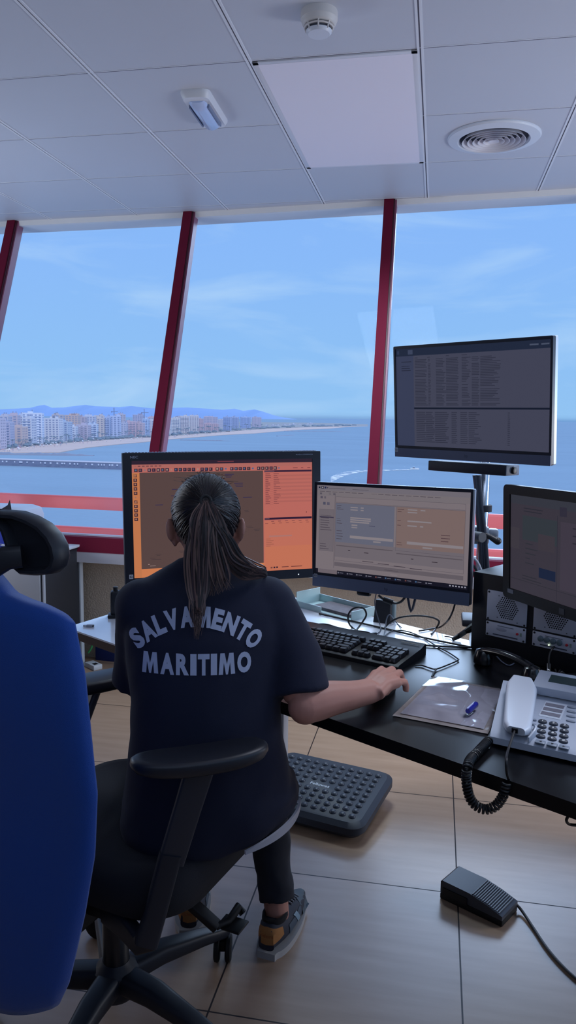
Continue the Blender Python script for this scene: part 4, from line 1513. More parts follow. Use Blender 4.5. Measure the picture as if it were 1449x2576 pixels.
rings = []
for k in range(17):
    u = k / 16
    y = -.022 + .232 * u
    e_ = min(1, math.sin(math.pi * min(max(u, .02), .98)) * 3.2)
    wd_ = (.056 + .016 * u) * (.55 + .45 * min(1, e_))
    arch = .019 + .010 * (2 * u - 1) ** 2
    th = (.030 - .010 * math.sin(math.pi * u)) * (.45 + .55 * min(1, e_))
    rings.append([tuple(TP @ V((.052 + y * (sk - .03) + a, y, arch + b - th / 2 + .004))) for a, b in rrect(wd_, th, min(th, wd_) * .42, 4)])
hs = MB().loft(rings).build('receiver', PHL, t, ang=60)
MB().box((0, 0, 0), (.012, .004, .010), mat=BLK, T=TP @ Matrix.Translation((.054, -.0235, .026))).build('cord_socket', None, hs)
MB().loft([[tuple(TP @ V((.078 + .008 * math.sin(math.pi * u) + a, -.010 + .055 * u, .003 + b))) for a, b in rrect(.004, .03 * (.3 + .7 * math.sin(math.pi * max(.05, u * .95))), .0015, 2)] for u in [q / 8 for q in range(9)]]).build('cradle_lip', PHL, t)
dh = MB().box((.160, .228, .006), (.245, .082, .022), mat=PH, bev=.004, T=TP @ Matrix.Rotation(.05, 4, 'X')).build('display_housing', None, t)
MB().box((.168, .234, .0172), (.20, .034, .001), mat=M((46, 66, 66), .22, spec=.5), T=TP @ Matrix.Rotation(.05, 4, 'X')).build('display', None, dh)
KD = M((46, 52, 64), .4)
for r in range(4):
    for c_ in range(3):
        x, s = .100 + c_ * .0225, .078 - r * .0205
        o = MB().loft([[(a, b, z) for a, b, _ in sell(0, 0, 0, 0.0089 * q, .0070 * q, 2, 20)] for z, q in ((0, 1.06), (.003, 1.0), (.004, .85))], KD, tp(x, s)).build('dial_key', None, t)
        MB().text('123456789*0#'[r * 3 + c_], .009, WHITE, tp(x, s + (-.002 if (r, c_) == (3, 0) else 0), .0044), .03).build('dial_symbol', None, o, smooth=False)
for c_ in range(3):
    o = MB().box((0, 0, .0015), (.020, .013, .004), mat=M((128, 138, 152), .4), bev=.0015, T=tp(.100 + c_ * .0235, -.006)).build('function_key', None, t)
    MB().add([(-.003, -.003, 0), (.003, 0, 0), (-.003, .003, 0)], [[0, 1, 2]], BLK, tp(.100 + c_ * .0235, -.006, .0037) @ Matrix.Rotation((math.pi, -math.pi / 2, 0)[c_], 4, 'Z')).build('key_symbol', None, o, smooth=False)
for k in range(2):
    MB().loft([[(a, b, z) for a, b, _ in sell(0, 0, 0, .0045 * q, .0035 * q, 2, 14)] for z, q in ((0, 1.06), (.002, 1.0), (.003, .8))], M((136, 144, 158), .4), tp(.083, .078 - k * .0195)).build('side_key', None, t)
mb = MB().box((0, 0, 0), (.046, .072, .001), mat=PHL, T=tp(.119, .138, .0003))
for k in range(3):
    mb.box((-.001, .021 - k * .021, 0), (.040, .0135, .001), mat=M((118, 116, 128), .6), T=tp(.119, .138, .0009))
mb.build('name_strip', None, t, smooth=False)
for k in range(4):
    MB().loft([[(a, b, z) for a, b, _ in sell(0, 0, 0, .0095 * q, .0035 * q, 2, 18)] for z, q in ((0, 1.06), (.0025, 1.0), (.003, .8))], M((136, 144, 158), .4), tp(.157, .166 - k * .0205)).build('line_key', None, t)
mb = MB().box((0, 0, 0), (.08, .165, .001), mat=PHL, T=tp(.225, .088, .0003))
for k in range(7):
    mb.box((.004, .072 - k * .0228, 0), (.07, .0145, .001), mat=M((118, 116, 128), .6), T=tp(.225, .088, .0009))
mb.build('name_strip', None, t, smooth=False)
# coiled receiver cord hanging over the desk edge
px_ = [(1230, 1862, DZ + .014), (1215, 1878, DZ + .012), (1198, 1896, DZ + .012), (1184, 1910, DZ + .012)]
path = [at(x, y, z=z) for x, y, z in px_]
ed = path[-1]
for x, y in ((1176, 1930), (1173, 1955), (1176, 1985), (1185, 2012), (1202, 2030), (1224, 2036), (1246, 2028), (1261, 2010), (1270, 1990), (1276, 1968)):
    path.append(at(x, y, Y=1.448))
path = spline(path, 6)
end = t.matrix_world if False else None
bpy.context.view_layer.update()
sock = t.matrix_world @ (TP @ V((.054, -.026, .026)))
coil = helix(path, 52, .0078)
tail = spline([coil[-1], at(1275, 1945, Y=1.446), at(1274, 1912, Y=1.452), at(1278, 1888, Y=1.50), sock], 6)
tag(MB().tube(coil + tail[1:], .0026, 6).build('receiver_cord', M((14, 15, 19), .4)), 'black coiled telephone cord hanging in a loop over the desk edge', 'cord')
pp = spline([at(1470, 2036, Y=1.40), at(1449, 2038, Y=1.41), at(1432, 2050, Y=1.41), at(1425, 2064, Y=1.41), at(1434, 2074, Y=1.42), at(1462, 2076, Y=1.42)], 6)
pp = [at(1475, 1995, Y=1.42)] + pp + [at(1500, 2060, Y=1.43)]
tag(MB().tube(pp, .0028, 8).build('dangling_cable', CABLE), 'thin black cable loop dangling below the desk at right edge', 'cable')

# ------------------------------------------------------------------ floor things
fr = thing('footrest', 'black bumpy plastic footrest on the floor under the desk', 'footrest', (-.376, 2.655, 0), R(-15))
FM = M((46, 52, 64), .5, spec=.4)
tilt = math.atan2(.04, .36)
mb = MB()
o1, o2 = rrect(.46, .37, .05, 6), rrect(.425, .335, .04, 6)
zt = lambda y: .085 + y * math.tan(tilt)
mb.loft([[(x, y, max(.004, zt(y) - .085 + .03)) for x, y in o2], [(x, y, zt(y) - .035) for x, y in o1], [(x, y, zt(y) - .012) for x, y in o1], [(x, y, zt(y)) for x, y in o2]], FM)
mb.build('tread', None, fr, ang=30)
for x in (-.16, .16):
    for y in (-.12, .12):
        MB().box((x, y, .02 + (.014 if y > 0 else 0)), (.04, .04, .04 + (.028 if y > 0 else 0)), mat=BLK2).build('foot', None, fr, smooth=False)
dome = MB().lathe([(.0128, -.002), (.0122, .002), (.0095, .0062), (.005, .0082), (.001, .0087)], 18)
dm = dome.mesh('massage_knob', ang=80)
dm.materials.append(M((52, 60, 74), .4, spec=.5))
cnt = 0
for j in range(9):
    for i in range(11):
        x, y = -.178 + i * .0356 + 0, -.134 + j * .0335
        if j == 4 and 4 <= i <= 6:
            continue
        o = link('massage_knob', dm, fr)
        o.location = (x, y, zt(y))
        o.rotation_euler = (tilt, 0, 0)
MB().text('Fellowes', .02, M((196, 204, 214), .4), Matrix.Translation((0, .0, zt(0) + .0008)) @ Matrix.Rotation(tilt, 4, 'X'), .012, fit=(.075, .015)).build('brand_lettering', None, fr, smooth=False)

pd = thing('foot_pedal', 'black ribbed foot pedal on the floor with cable', 'foot pedal', (.168, 2.185, 0), R(-30.5))
PM = M((52, 57, 68), .42)
MB().box((0, 0, .010), (.20, .10, .02), bev=.004).build('base_plate', BLK2, pd)
pr3 = [(-.098, .022), (-.098, .056), (-.092, .060), (-.005, .058), (.05, .047), (.099, .032), (.099, .020)]
MB().loft([[(x, y, z) for x, z in pr3] for y in (-.050, -.048, .048, .050)]).build('treadle', PM, pd, ang=25)
mb = MB()
for k in range(14):
    x = .004 + k * .0064
    z = .058 - (x + .005) * .20 if x < .05 else .047 - (x - .05) * .306
    mb.box((x, 0, z + .001), (.0030, .094, .0035))
mb.build('rib', PM, pd)['kind'] = 'stuff'
MB().box((-.0985, -.022, .036), (.001, .036, .015), mat=M((196, 200, 206), .5)).box((-.0990, -.024, .038), (.001, .024, .002), mat=BLK).box((-.0990, -.022, .033), (.001, .028, .002), mat=BLK).build('label_sticker', None, pd, smooth=False)
MB().box((-.05, -.0515, .03), (.08, .003, .02), mat=BLK).build('side_slot', None, pd, smooth=False)
pp = [at(1296, 2272, z=.022), at(1312, 2290, z=.010), at(1340, 2332, z=.005), at(1372, 2380, z=.005), at(1405, 2420, z=.005), at(1449, 2462, z=.005), at(1500, 2500, z=.005)]
tag(MB().tube(spline(pp, 8), .0042, 8).build('pedal_cable', M((60, 58, 60), .5)), 'grey cable running from the foot pedal to the lower right', 'cable')

# ------------------------------------------------------------------ left: cabinet and things on it
ct = thing('cabinet', 'low dark-sided office cabinet with pale doors under the left window', 'cabinet', (-2.33, 3.80, 0), R(-5))
MB().box((0, 0, .345), (.76, .36, .69), bev=.002, mat=M((34, 36, 44), .55)).build('carcass', None, ct)
MB().box((0, .0, .697), (.78, .38, .014), bev=.002).build('top', M((206, 212, 224), .35), ct, 'pale top board')
for s in (-1, 1):
    dr = MB().box((s * .185, -.187, .36), (.366, .016, .64), bev=.002).build('door', M((158, 162, 172), .45), ct)
    MB().box((s * .03, -.199, .40), (.012, .01, .12), bev=.003).build('handle', ALU, dr)
MB().box((.382, .178, .345), (.012, .03, .69), mat=M((190, 200, 212), .4)).build('back_edge', None, ct, 'white rear edge strip', smooth=False)
MB().box((.383, -.180, .345), (.008, .016, .69), mat=M((170, 176, 188), .4)).build('front_edge', None, ct, 'pale front edge strip', smooth=False)
t = thing('printer', 'white printer on the cabinet behind the headrest', 'printer', (-2.36, 3.85, .704), R(0))
MB().loft([[(x, y, z) for x, y in rrect(a, b, .03)] for z, a, b in ((0, .40, .22), (.03, .42, .24), (.16, .42, .24), (.20, .40, .22), (.215, .34, .17))]).build('body', M((196, 202, 216), .4), t)
MB().box((0, -.118, .06), (.34, .02, .05), mat=BLK).build('paper_slot', None, t)
MB().box((.02, -.16, .02), (.30, .10, .01), rot=Matrix.Rotation(R(-12), 4, 'X'), mat=M((180, 188, 206), .4)).build('output_tray', None, t)
t = thing('blue_packet', 'blue and white packet leaning on the printer behind the headrest', 'packet', at(20, 1375, Y=3.66) - V((0, 0, .0)), R(8))
t.location.z = .7055
MB().loft([[(x, y + z * .12, z) for x, y in rrect(w_, .03, .01)] for z, w_ in ((.03, .10), (.06, .11), (.11, .09), (.14, .03))], M((48, 66, 170), .3)).box((0, .0, .016), (.10, .03, .032), mat=M((40, 54, 140), .3)).build('pouch', None, t)
MB().box((.004, -.0035, .10), (.03, .003, .04), rot=Matrix.Rotation(R(-20), 4, 'Y'), mat=M((200, 208, 226), .3)).build('flap', None, t)
t = tag(MB().box((0, 0, .09), (.58, .03, .18), bev=.003).build('fabric_board', M((20, 44, 110), .6)), 'dark blue panel standing on the floor against the wall under desk', 'panel')
t.location = (-1.62, WY(-1.62, .665) + .165, 0)
t.rotation_euler.z = -.05
pp = ap([(219, 1592), (226, 1596), (232, 1606), (233, 1618), (229, 1632), (222, 1642)], 3.98)
tag(MB().tube(spline(pp, 6), .006, 8).build('network_cable', M((60, 150, 90), .45)), 'green network cable curling beside the cabinet foot', 'cable')
p = at(238, 1655, z=.02)
t = thing('power_adapter', 'small white box with black square on the floor beside the cabinet', 'adapter', (-1.86, 3.93, 0), R(-35))
MB().box((0, 0, .014), (.10, .055, .028), bev=.004).build('shell', M((200, 206, 216), .4), t)
MB().box((.018, 0, .0283), (.03, .026, .001), mat=BLK).build('black_square', None, t, smooth=False)
# ------------------------------------------------------------------ swivel chair
HUB = V((-.701, 1.573, 0))
CA = R(76 - 90)
cf = V((-math.sin(CA), math.cos(CA), 0))
crr = V((math.cos(CA), math.sin(CA), 0))
ch = thing('office_chair', 'black control-room swivel chair with tall blue back and headrest', 'chair', HUB, CA)


def cl3(p):
    q = V(p) - HUB
    return V((q.dot(crr), q.dot(cf), q.z))


def rect_loft(pts, w, h, up=V((0, 0, 1)), r=.3):
    """rounded rectangular bar along points"""
    pts = [V(p) for p in pts]
    ws = w if isinstance(w, list) else [w] * len(pts)
    hs_ = h if isinstance(h, list) else [h] * len(pts)
    rings = []
    for i, p in enumerate(pts):
        t_ = (pts[min(i + 1, len(pts) - 1)] - pts[max(i - 1, 0)]).normalized()
        s_ = t_.cross(up).normalized()
        u_ = s_.cross(t_)
        rings.append([p + s_ * a + u_ * b for a, b in rrect(ws[i], hs_[i], min(ws[i], hs_[i]) * r, 3)])
    return rings


SB = M((26, 30, 40), .48, spec=.4)
FAB = M((15, 18, 28), .95, bump=.25, bscale=700)
MB().lathe([(.045, .06), (.052, .075), (.052, .125), (.036, .14), (.032, .145)], 28).build('hub', SB, ch)
for wa in (50, -22, -94, -166, 122):
    a = R(wa) - CA
    d = V((math.cos(a), math.sin(a), 0))
    lgm = MB().loft(rect_loft([d * .04 + V((0, 0, .105)), d * .12 + V((0, 0, .108)), d * .24 + V((0, 0, .092)), d * .305 + V((0, 0, .08)), d * .318 + V((0, 0, .077))], [.062, .056, .042, .034, .026], [.05, .046, .034, .028, .02]))
    lg_ = lgm.build('base_leg', SB, ch)
    s_ = d.cross(V((0, 0, 1)))
    o = MB()
    Q = Matrix.Translation(d * .305 + V((0, 0, .034))) @ Matrix.Rotation(a + R(50), 4, 'Z') @ Matrix.Rotation(R(90), 4, 'X')
    for z in (-.023, .007):
        o.lathe([(.006, z), (.029, z), (.034, z + .003), (.034, z + .013), (.029, z + .016), (.006, z + .016)], 24, BLK2, Q)
    o.tube([d * .305 + V((0, 0, .03)), d * .305 + V((0, 0, .07))], .009, 10, BLK2)
    o.box(tuple(d * .305 + V((0, 0, .045))), (.03, .022, .03), rot=a + R(50), mat=BLK2, bev=.006)
    o.build('caster', None, lg_)
MB().lathe([(.031, .12), (.031, .285), (.028, .29), (.017, .291), (.017, .36)], 24).build('gas_lift', M((18, 20, 26), .35), ch)
mb = MB().box((0, .01, .352), (.17, .26, .04), bev=.01)
mb.build('tilt_mechanism', BLK2, ch)
a = cl3(at(470, 2262, z=.33))
b = cl3(at(545, 2330, z=.27))
c = cl3(at(575, 2318, z=.27))
e_ = cl3(at(600, 2282, z=.28))
mb = MB().loft(rect_loft([(.05, .02, .35), a, b], .035, .018))
mb.tube([b, c, e_, e_ + V((.012, .0, -.012))], [.009, .009, .011, .010], 10)
mb.box(tuple(c + V((.01, 0, -.004))), (.06, .05, .006), bev=.002)
mb.build('height_lever', BLK2, ch)
rings = []
for z, w_, d_, r_ in ((.345, .36, .38, .08), (.362, .45, .46, .10), (.385, .505, .52, .12), (.43, .525, .54, .13), (.455, .515, .53, .13), (.474, .49, .50, .12), (.482, .43, .44, .10)):
    rings.append([(x, y + .095, z) for x, y in rrect(w_, d_ * .94, r_, 6)])
MB().loft(rings).build('seat', FAB, ch, ang=60)
PADM = M((24, 27, 36), .42, spec=.45)


def arm(side, pc, pang, low):
    pc = cl3(pc)
    ar = thing('armrest', '', '')
    del ar['label'], ar['category']
    ar.parent = ch
    rings = []
    for z, k in ((-.016, .86), (-.012, .95), (-.002, 1), (.008, .99), (.013, .94), (.0155, .82)):
        rr_ = []
        for n_ in range(44):
            t_ = 2 * math.pi * n_ / 44
            cc, ss = math.cos(t_), math.sin(t_)
            x = .142 * math.copysign(abs(cc) ** (2 / 3.0), cc) * k
            y = .047 * math.copysign(abs(ss) ** (2 / 2.6), ss) * k
            q = Matrix.Rotation(pang - CA, 4, 'Z') @ V((x, y + .012 * (x / .142) ** 2 - .008, 0))
            rr_.append(pc + q + V((0, 0, z + .004 * (x / .142) ** 2)))
        rings.append(rr_)
    MB().loft(rings).build('arm_pad', PADM, ar, ang=70)
    tp_ = pc + V((0, 0, -.014))
    lo = V(low)
    inn = V((side * .06, lo.y + .05, .35))
    mid_ = tp_.lerp(lo, .55)
    up_ = V((side * -.6, .8, 0))
    MB().loft(rect_loft([tp_, tp_.lerp(lo, .25), mid_], [.060, .056, .054], .020, up_)).build('post_sleeve', M((34, 37, 47), .45), ar)
    MB().loft(rect_loft([mid_ + V((0, 0, .02)), tp_.lerp(lo, .85), lo, lo.lerp(inn, .15) + V((0, 0, -.012)), lo.lerp(inn, .5), inn], [.046, .046, .05, .05, .05, .05], [.026, .028, .03, .03, .03, .03], up_)).build('post', SB, ar)


arm(1, (-.445, 1.425, .735), R(31), cl3(at(368, 2370, z=.355)))
arm(-1, (-.845, 1.80, .735), R(47), (-.235, .0, .36))

# blue back seen from behind
BO = HUB + cf * -.335
prof = [cl3(at_plane(x, y, BO, cf)) for x, y in ((150, 2525), (176, 2470), (215, 2300), (240, 2150), (246, 2000), (231, 1850), (216, 1700), (190, 1570))]
zb0, zs = prof[0].z, prof[-1].z


def hw(z):
    for p, q in zip(prof, prof[1:]):
        if p.z <= z <= q.z:
            return p.x + (q.x - p.x) * (z - p.z) / (q.z - p.z)
    return prof[0].x if z < zb0 else prof[-1].x


tops = [cl3(at_plane(x, y, BO, cf)) for x, y in ((0, 1466), (14, 1482), (40, 1513), (80, 1528), (120, 1536), (165, 1551), (186, 1567))]


def ztop(r):
    r = abs(r)
    if r <= tops[0].x:
        return tops[0].z
    for p, q in zip(tops, tops[1:]):
        if p.x <= r <= q.x:
            return p.z + (q.z - p.z) * (r - p.x) / (q.x - p.x)
    return tops[-1].z


NU, NV = 40, 44
pl = bpy.data.materials.new('x')
bpy.data.materials.remove(pl)
vs, fs = [], []
for side in (0, 1):
    for j in range(NV + 1):
        v = j / NV
        for i in range(NU + 1):
            u = -1 + 2 * i / NU
            zc_ = zb0 - .03 * (1 - u * u) * (1 - v) + v * (zs - zb0)
            w_ = hw(zb0 + v * (zs - zb0))
            x = u * w_
            z = zc_ + max(0, (v - .88) / .12) ** 1.0 * (ztop(x) - zs + .018 * (1 - u * u)) if v > .88 else zc_
            lum = .035 * math.exp(-((z - .72) / .17) ** 2)
            edge = min(1, 4.5 * (1 - abs(u)), 9 * (1 - v) + .05, 9 * v + .05)
            e2 = math.sqrt(max(0, 1 - (1 - edge) ** 2))
            y = -.340 + lum * .6 * (1 - u ** 4) - .03 * (1 - u * u) - .018 * e2 if side == 0 else -.335 + lum * (1 - u ** 4) + .012 * e2
            vs.append((x, y, z))
n_ = (NU + 1) * (NV + 1)
for j in range(NV):
    for i in range(NU):
        a = j * (NU + 1) + i
        fs.append([a, a + 1, a + NU + 2, a + NU + 1])
        fs.append([n_ + a, n_ + a + NU + 1, n_ + a + NU + 2, n_ + a + 1])
bd = [i for i in range(NU + 1)] + [j * (NU + 1) + NU for j in range(1, NV + 1)] + [NV * (NU + 1) + i for i in range(NU - 1, -1, -1)] + [j * (NU + 1) for j in range(NV - 1, 0, -1)]
for a, b in zip(bd, bd[1:] + bd[:1]):
    fs.append([b, a, n_ + a, n_ + b])
BLUE = M((6, 66, 150), .8, bump=.25, bscale=800, sheen=.25)
MB().add(vs, fs).build('backrest', BLUE, ch, 'tall blue upholstered back', ang=80)
MB().loft(rect_loft([(0, .0, .345), (0, -.22, .345), (0, -.315, .40), (0, -.325, .60)], [.10, .09, .08, .08], .03, V((1, 0, 0)))).build('back_bracket', BLK2, ch)

# headrest, hollow from behind, on a hinged bracket
HO = HUB + cf * -.31
op = [cl3(at_plane(x, y, HO, cf)) for x, y in ((0, 1284), (30, 1283), (60, 1287), (95, 1298), (125, 1315), (150, 1342), (164, 1370), (169, 1400), (163, 1424), (146, 1440), (110, 1444), (76, 1441), (56, 1424), (47, 1396), (38, 1366), (28, 1334), (18, 1324), (6, 1330))]
zt_ = max(p.z for p in op)
hp = [(p.x, zt_ if (k < 3) else p.z) for k, p in enumerate(op)]
mir = [(-x, z) for x, z in hp[::-1]]
full = [(0, zt_)] + hp + [(0, hp[-1][1])] + mir
rings = []
cxh, czh = 0, sum(z for _, z in full) / len(full)


def shr(pts, k):
    """inset the outline along its normals"""
    n = len(pts)
    out = []
    for i in range(n):
        a, b = V(pts[i - 1] + (0,)), V(pts[(i + 1) % n] + (0,))
        t_ = (b - a).normalized()
        out.append((pts[i][0] + t_.y * k, pts[i][1] - t_.x * k))
    return out


def ring(pts, y):
    return [(x, y + .06 * x * x, z) for x, z in pts]


HM = M((30, 33, 42), .5, spec=.4)
mb = MB()
lay = [(.016, -.290), (.006, -.296), (.0, -.306), (.0, -.326), (.002, -.336), (.005, -.340), (.0105, -.340), (.0125, -.334), (.0145, -.318)]
mb.loft([ring(shr(full, k), y) for k, y in lay])
hr = mb.build('headrest', HM, ch, 'black winged headrest shell', ang=50)
pc_ = cl3(at_plane(4, 1436, HO, cf))
pe_ = cl3(at_plane(66, 1398, HO, cf))
mb = MB().loft(rect_loft([(pc_.x - .03, -.375, pc_.z + .006), (pc_.x + .01, -.375, pc_.z + .008), (pe_.x, -.355, pe_.z + .004), (pe_.x + .02, -.340, pe_.z + .006)], [.03, .03, .03, .03], [.050, .050, .042, .04], V((0, 0, 1))))
mb.lathe([(.024, -.012), (.026, -.008), (.026, .008), (.022, .013), (.016, .0135), (.012, .011)], 26, None, Matrix.Translation((pc_.x, -.39, pc_.z)) @ TX)
mb.loft(rect_loft([(0, -.375, tops[0].z - .12), (0, -.385, tops[0].z + .03), (0, -.385, pc_.z)], [.05, .045, .045], .022, V((0, 1, 0))))
mb.build('headrest_bracket', M((26, 29, 38), .42, spec=.4), hr)

# ------------------------------------------------------------------ the woman at the desk
OX, OY, PA = -.495, 1.62, math.atan2(.29, .957)
SK = M((172, 122, 108), .5, spec=.35, noise_amt=.05, scale=40)
mb = MB()
# head and neck
mb.ball((0, .062, 1.185), (.067, .090, .098), seg=28)
mb.ball((0, .098, 1.118), (.050, .056, .052), seg=20)
mb.ball((0, .128, 1.088), (.022, .022, .018), seg=14)
mb.tube([(0, .150, 1.185), (0, .163, 1.165), (0, .170, 1.145), (0, .152, 1.138)], [.006, .008, .011, .006], 10)
mb.ball((0, .150, 1.113), (.022, .010, .009), seg=12)
for s in (-1, 1):
    mb.ball((s * .033, .138, 1.196), (.022, .012, .007), seg=10)
    mb.ball((s * .040, .125, 1.135), (.020, .022, .022), seg=10)
    Q = Matrix.Translation((s * .0745, .048, 1.158)) @ Matrix.Rotation(s * R(24), 4, 'Z') @ Matrix.Rotation(s * R(8), 4, 'Y')
    mb.ball((s * .004, 0, .006), (.008, .019, .028), T=Q, seg=16)
    mb.ball((s * .001, .006, -.022), (.006, .010, .012), T=Q, seg=12)
mb.tube([(0, .028, 1.00), (0, .036, 1.06), (0, .05, 1.12), (0, .06, 1.15)], [.062, .050, .048, .05], 20)
# trunk
mb.loft([sell(0, .01, .48, .12, .09), sell(0, .0, .53, .145, .10), sell(0, 0, .60, .140, .10), sell(0, 0, .72, .135, .09), sell(0, .005, .85, .145, .09), sell(0, .02, .95, .155, .09), sell(0, .035, 1.02, .14, .07), sell(0, .04, 1.06, .07, .05)])
# arms
W_ = V((.379, .001, .790))
hd = V((.66, .75, 0)).normalized()
lt = V((hd.y, -hd.x, 0))
E_ = V((.222, -.076, .788))
mb.tube(spline([(.14, .03, 1.0), (.18, .0, .90), E_ + V((-.012, .01, .02))], 6), [.046 - .0006 * k for k in range(13)], 14)
mb.ball(E_ + V((-.004, -.004, 0)), (.039, .037, .038), seg=16)
mb.tube(spline([E_ + V((-.01, -.005, .004)), E_.lerp(W_, .3) + V((0, .002, .006)), E_.lerp(W_, .7) + V((0, 0, .002)), W_ + hd * .01], 5), [k * 1.10 for k in (.037, .038, .039, .0395, .039, .038, .0365, .035, .0335, .032, .0305, .0295, .0285, .028, .0275, .027)], 16, flat=.92)
offs = (-.034, -.0115, .0115, .033)
lens_ = ((.036, .022, .02), (.041, .025, .021), (.038, .024, .02), (.029, .018, .018))
for o_, (l1, l2, l3), rr_, fw_ in zip(offs, lens_, (.0110, .0112, .0107, .0096), (.092, .094, .088, .078)):
    mc_ = W_ + hd * fw_ + lt * o_ + V((0, 0, .014 - abs(o_) * .15))
    mb.tube([W_ + lt * o_ * .55 + V((0, 0, -.002)), W_.lerp(mc_, .55) + V((0, 0, .003)), mc_], [.0185, .0175, .0145], 12)
    dk_ = (hd + lt * o_ * 3).normalized()
    p1 = mc_ + dk_ * l1 * .95 + V((0, 0, .002 - .010 * (o_ > .02)))
    p2 = p1 + dk_ * l2 * .50 + V((0, 0, -l2 * .86))
    p3 = p2 - dk_ * l3 * .10 + V((0, 0, -l3 * .62))
    mb.tube([mc_ - dk_ * .006, mc_, mc_.lerp(p1, .5) + V((0, 0, .0005)), p1, p1.lerp(p2, .5) + dk_ * .001, p2, p3], [rr_ + .0012, rr_ + .0016, rr_ - .0006, rr_ + .0006, rr_ - .001, rr_ - .0004, rr_ - .002], 10)
tb = W_ + hd * .025 - lt * .022 + V((0, 0, -.006))
mb.tube([W_ + hd * .012 - lt * .008, tb, tb + hd * .030 - lt * .018 + V((0, 0, -.006)), tb + hd * .058 - lt * .018 + V((0, 0, -.010)), tb + hd * .076 - lt * .010 + V((0, 0, -.012))], [.016, .016, .0118, .0105, .0085], 10)
mb.ball(W_ + hd * .05 + V((0, 0, -.010)), (.026, .030, .014), seg=14)
WL_ = V((-.085, .375, .785))
EL_ = V((-.165, .10, .795))
mb.tube(spline([(-.14, .03, 1.0), (-.15, .05, .90), EL_], 6), [.046 - .0006 * k for k in range(13)], 14)
mb.ball(EL_, .037, seg=14)
mb.tube([EL_, EL_.lerp(WL_, .35) + V((0, 0, .004)), WL_], [.036, .038, .024], 14)
hl_ = V((.35, .93, 0)).normalized()
ll_ = V((hl_.y, -hl_.x, 0))
for o_, (l1, l2, l3), rr_, fw_ in zip(offs, lens_, (.0096, .0098, .0093, .0084), (.088, .090, .084, .074)):
    o_ = -o_
    mc_ = WL_ + hl_ * fw_ + ll_ * o_ + V((0, 0, .008))
    mb.tube([WL_ + ll_ * o_ * .55, WL_.lerp(mc_, .5), mc_], [.0155, .0145, .012], 10)
    p1 = mc_ + hl_ * l1 + V((0, 0, .002))
    p2 = p1 + hl_ * l2 * .8 + V((0, 0, -l2 * .55))
    mb.tube([mc_, p1, p2, p2 + hl_ * l3 * .6 + V((0, 0, -l3 * .5))], [rr_ + .001, rr_, rr_ - .001, rr_ - .002], 10)
tb = WL_ + hl_ * .025 + ll_ * .024 + V((0, 0, -.004))
mb.tube([WL_ + hl_ * .01, tb, tb + hl_ * .032 + ll_ * .018 + V((0, 0, -.006)), tb + hl_ * .06 + ll_ * .018 + V((0, 0, -.010))], [.015, .0145, .011, .009], 10)
# legs and feet (inside the shoes)
HR_, KR_, AR_ = V((.085, .03, .53)), V((.150, .365, .475)), V((.192, .240, .085))
HL_, KL_, AL_ = V((-.085, .03, .53)), V((-.085, .42, .485)), V((-.040, .355, .085))
dR, dL = V((.45, .893, 0)), V((.10, .995, 0))
for h_, k_, a_, d_ in ((HR_, KR_, AR_, dR), (HL_, KL_, AL_, dL)):
    mb.tube([h_, h_.lerp(k_, .4), k_], [.078, .066, .052], 16)
    mb.ball(k_, .051, seg=14)
    mb.tube([k_, k_.lerp(a_, .3) + V((0, -.01, 0)), k_.lerp(a_, .75), a_, a_ + V((0, 0, -.03))], [.052, .054, .037, .033, .032], 14)
    mb.tube([a_ + d_ * -.02 + V((0, 0, -.045)), a_ + d_ * .06 + V((0, 0, -.045)), a_ + d_ * .13 + V((0, 0, -.055))], [.027, .028, .018], 10)
me = remeshed(mb, .0042, 3, 'person')
me.materials.append(SK)
pn = link('person', me)
pn.location = (OX, OY, 0)
pn.rotation_euler = (0, 0, PA)
tag(pn, 'seated woman seen from behind, long ponytail, navy shirt, right hand on the mouse', 'person')
for s in (-1, 1):
    MB().ball((s * .032, .137, 1.180), (.012, .010, .009), M((235, 232, 228), .3), seg=14).lathe([(.0055, 0), (.001, .0012)], 12, M((60, 40, 30), .2), Matrix.Translation((s * .032, .1468, 1.180)) @ Matrix.Rotation(R(-90), 4, 'X')).build('eye', None, pn)
# nails on the mouse hand are tiny ovals on the finger ends
# navy t-shirt
sm_ = MB()
sm_.loft([sell(.012, .004, .468, .200, .142, 2.6), sell(.012, .002, .50, .205, .148, 2.6), sell(.012, 0, .56, .200, .145, 2.6), sell(.006, -.002, .62, .186, .138, 2.5), sell(.001, -.004, .70, .172, .130, 2.5), sell(0, -.002, .78, .169, .126, 2.5),
          sell(0, .006, .86, .174, .124, 2.5), sell(0, .018, .94, .180, .120, 2.5), sell(0, .03, 1.0, .176, .105, 2.4), sell(0, .038, 1.045, .150, .085, 2.2), sell(0, .04, 1.075, .098, .066, 2.1), sell(0, .042, 1.092, .068, .058, 2), sell(0, .043, 1.10, .062, .054, 2)])
for s in (-1, 1):
    sm_.ball((s * .140, .028, .995), (.066, .066, .062), seg=20)
E2 = V((.206, -.046, .806))
sm_.tube(spline([(.135, .03, .99), (.165, .012, .94), (.195, -.018, .875), E2], 5), [.066, .068, .069, .069, .068, .068, .067, .067, .067, .067, .068, .068, .069, .069, .07, .071], 24)
E3 = V((-.168, .085, .795))
sm_.tube(spline([(-.135, .03, .99), (-.142, .040, .94), (-.155, .060, .875), E3], 5), [.064, .065, .065, .064, .062, .060, .058, .057, .056, .055, .055, .055, .055, .055, .056, .056], 24)
sme = remeshed(sm_, .0075, 6, 'shirt')
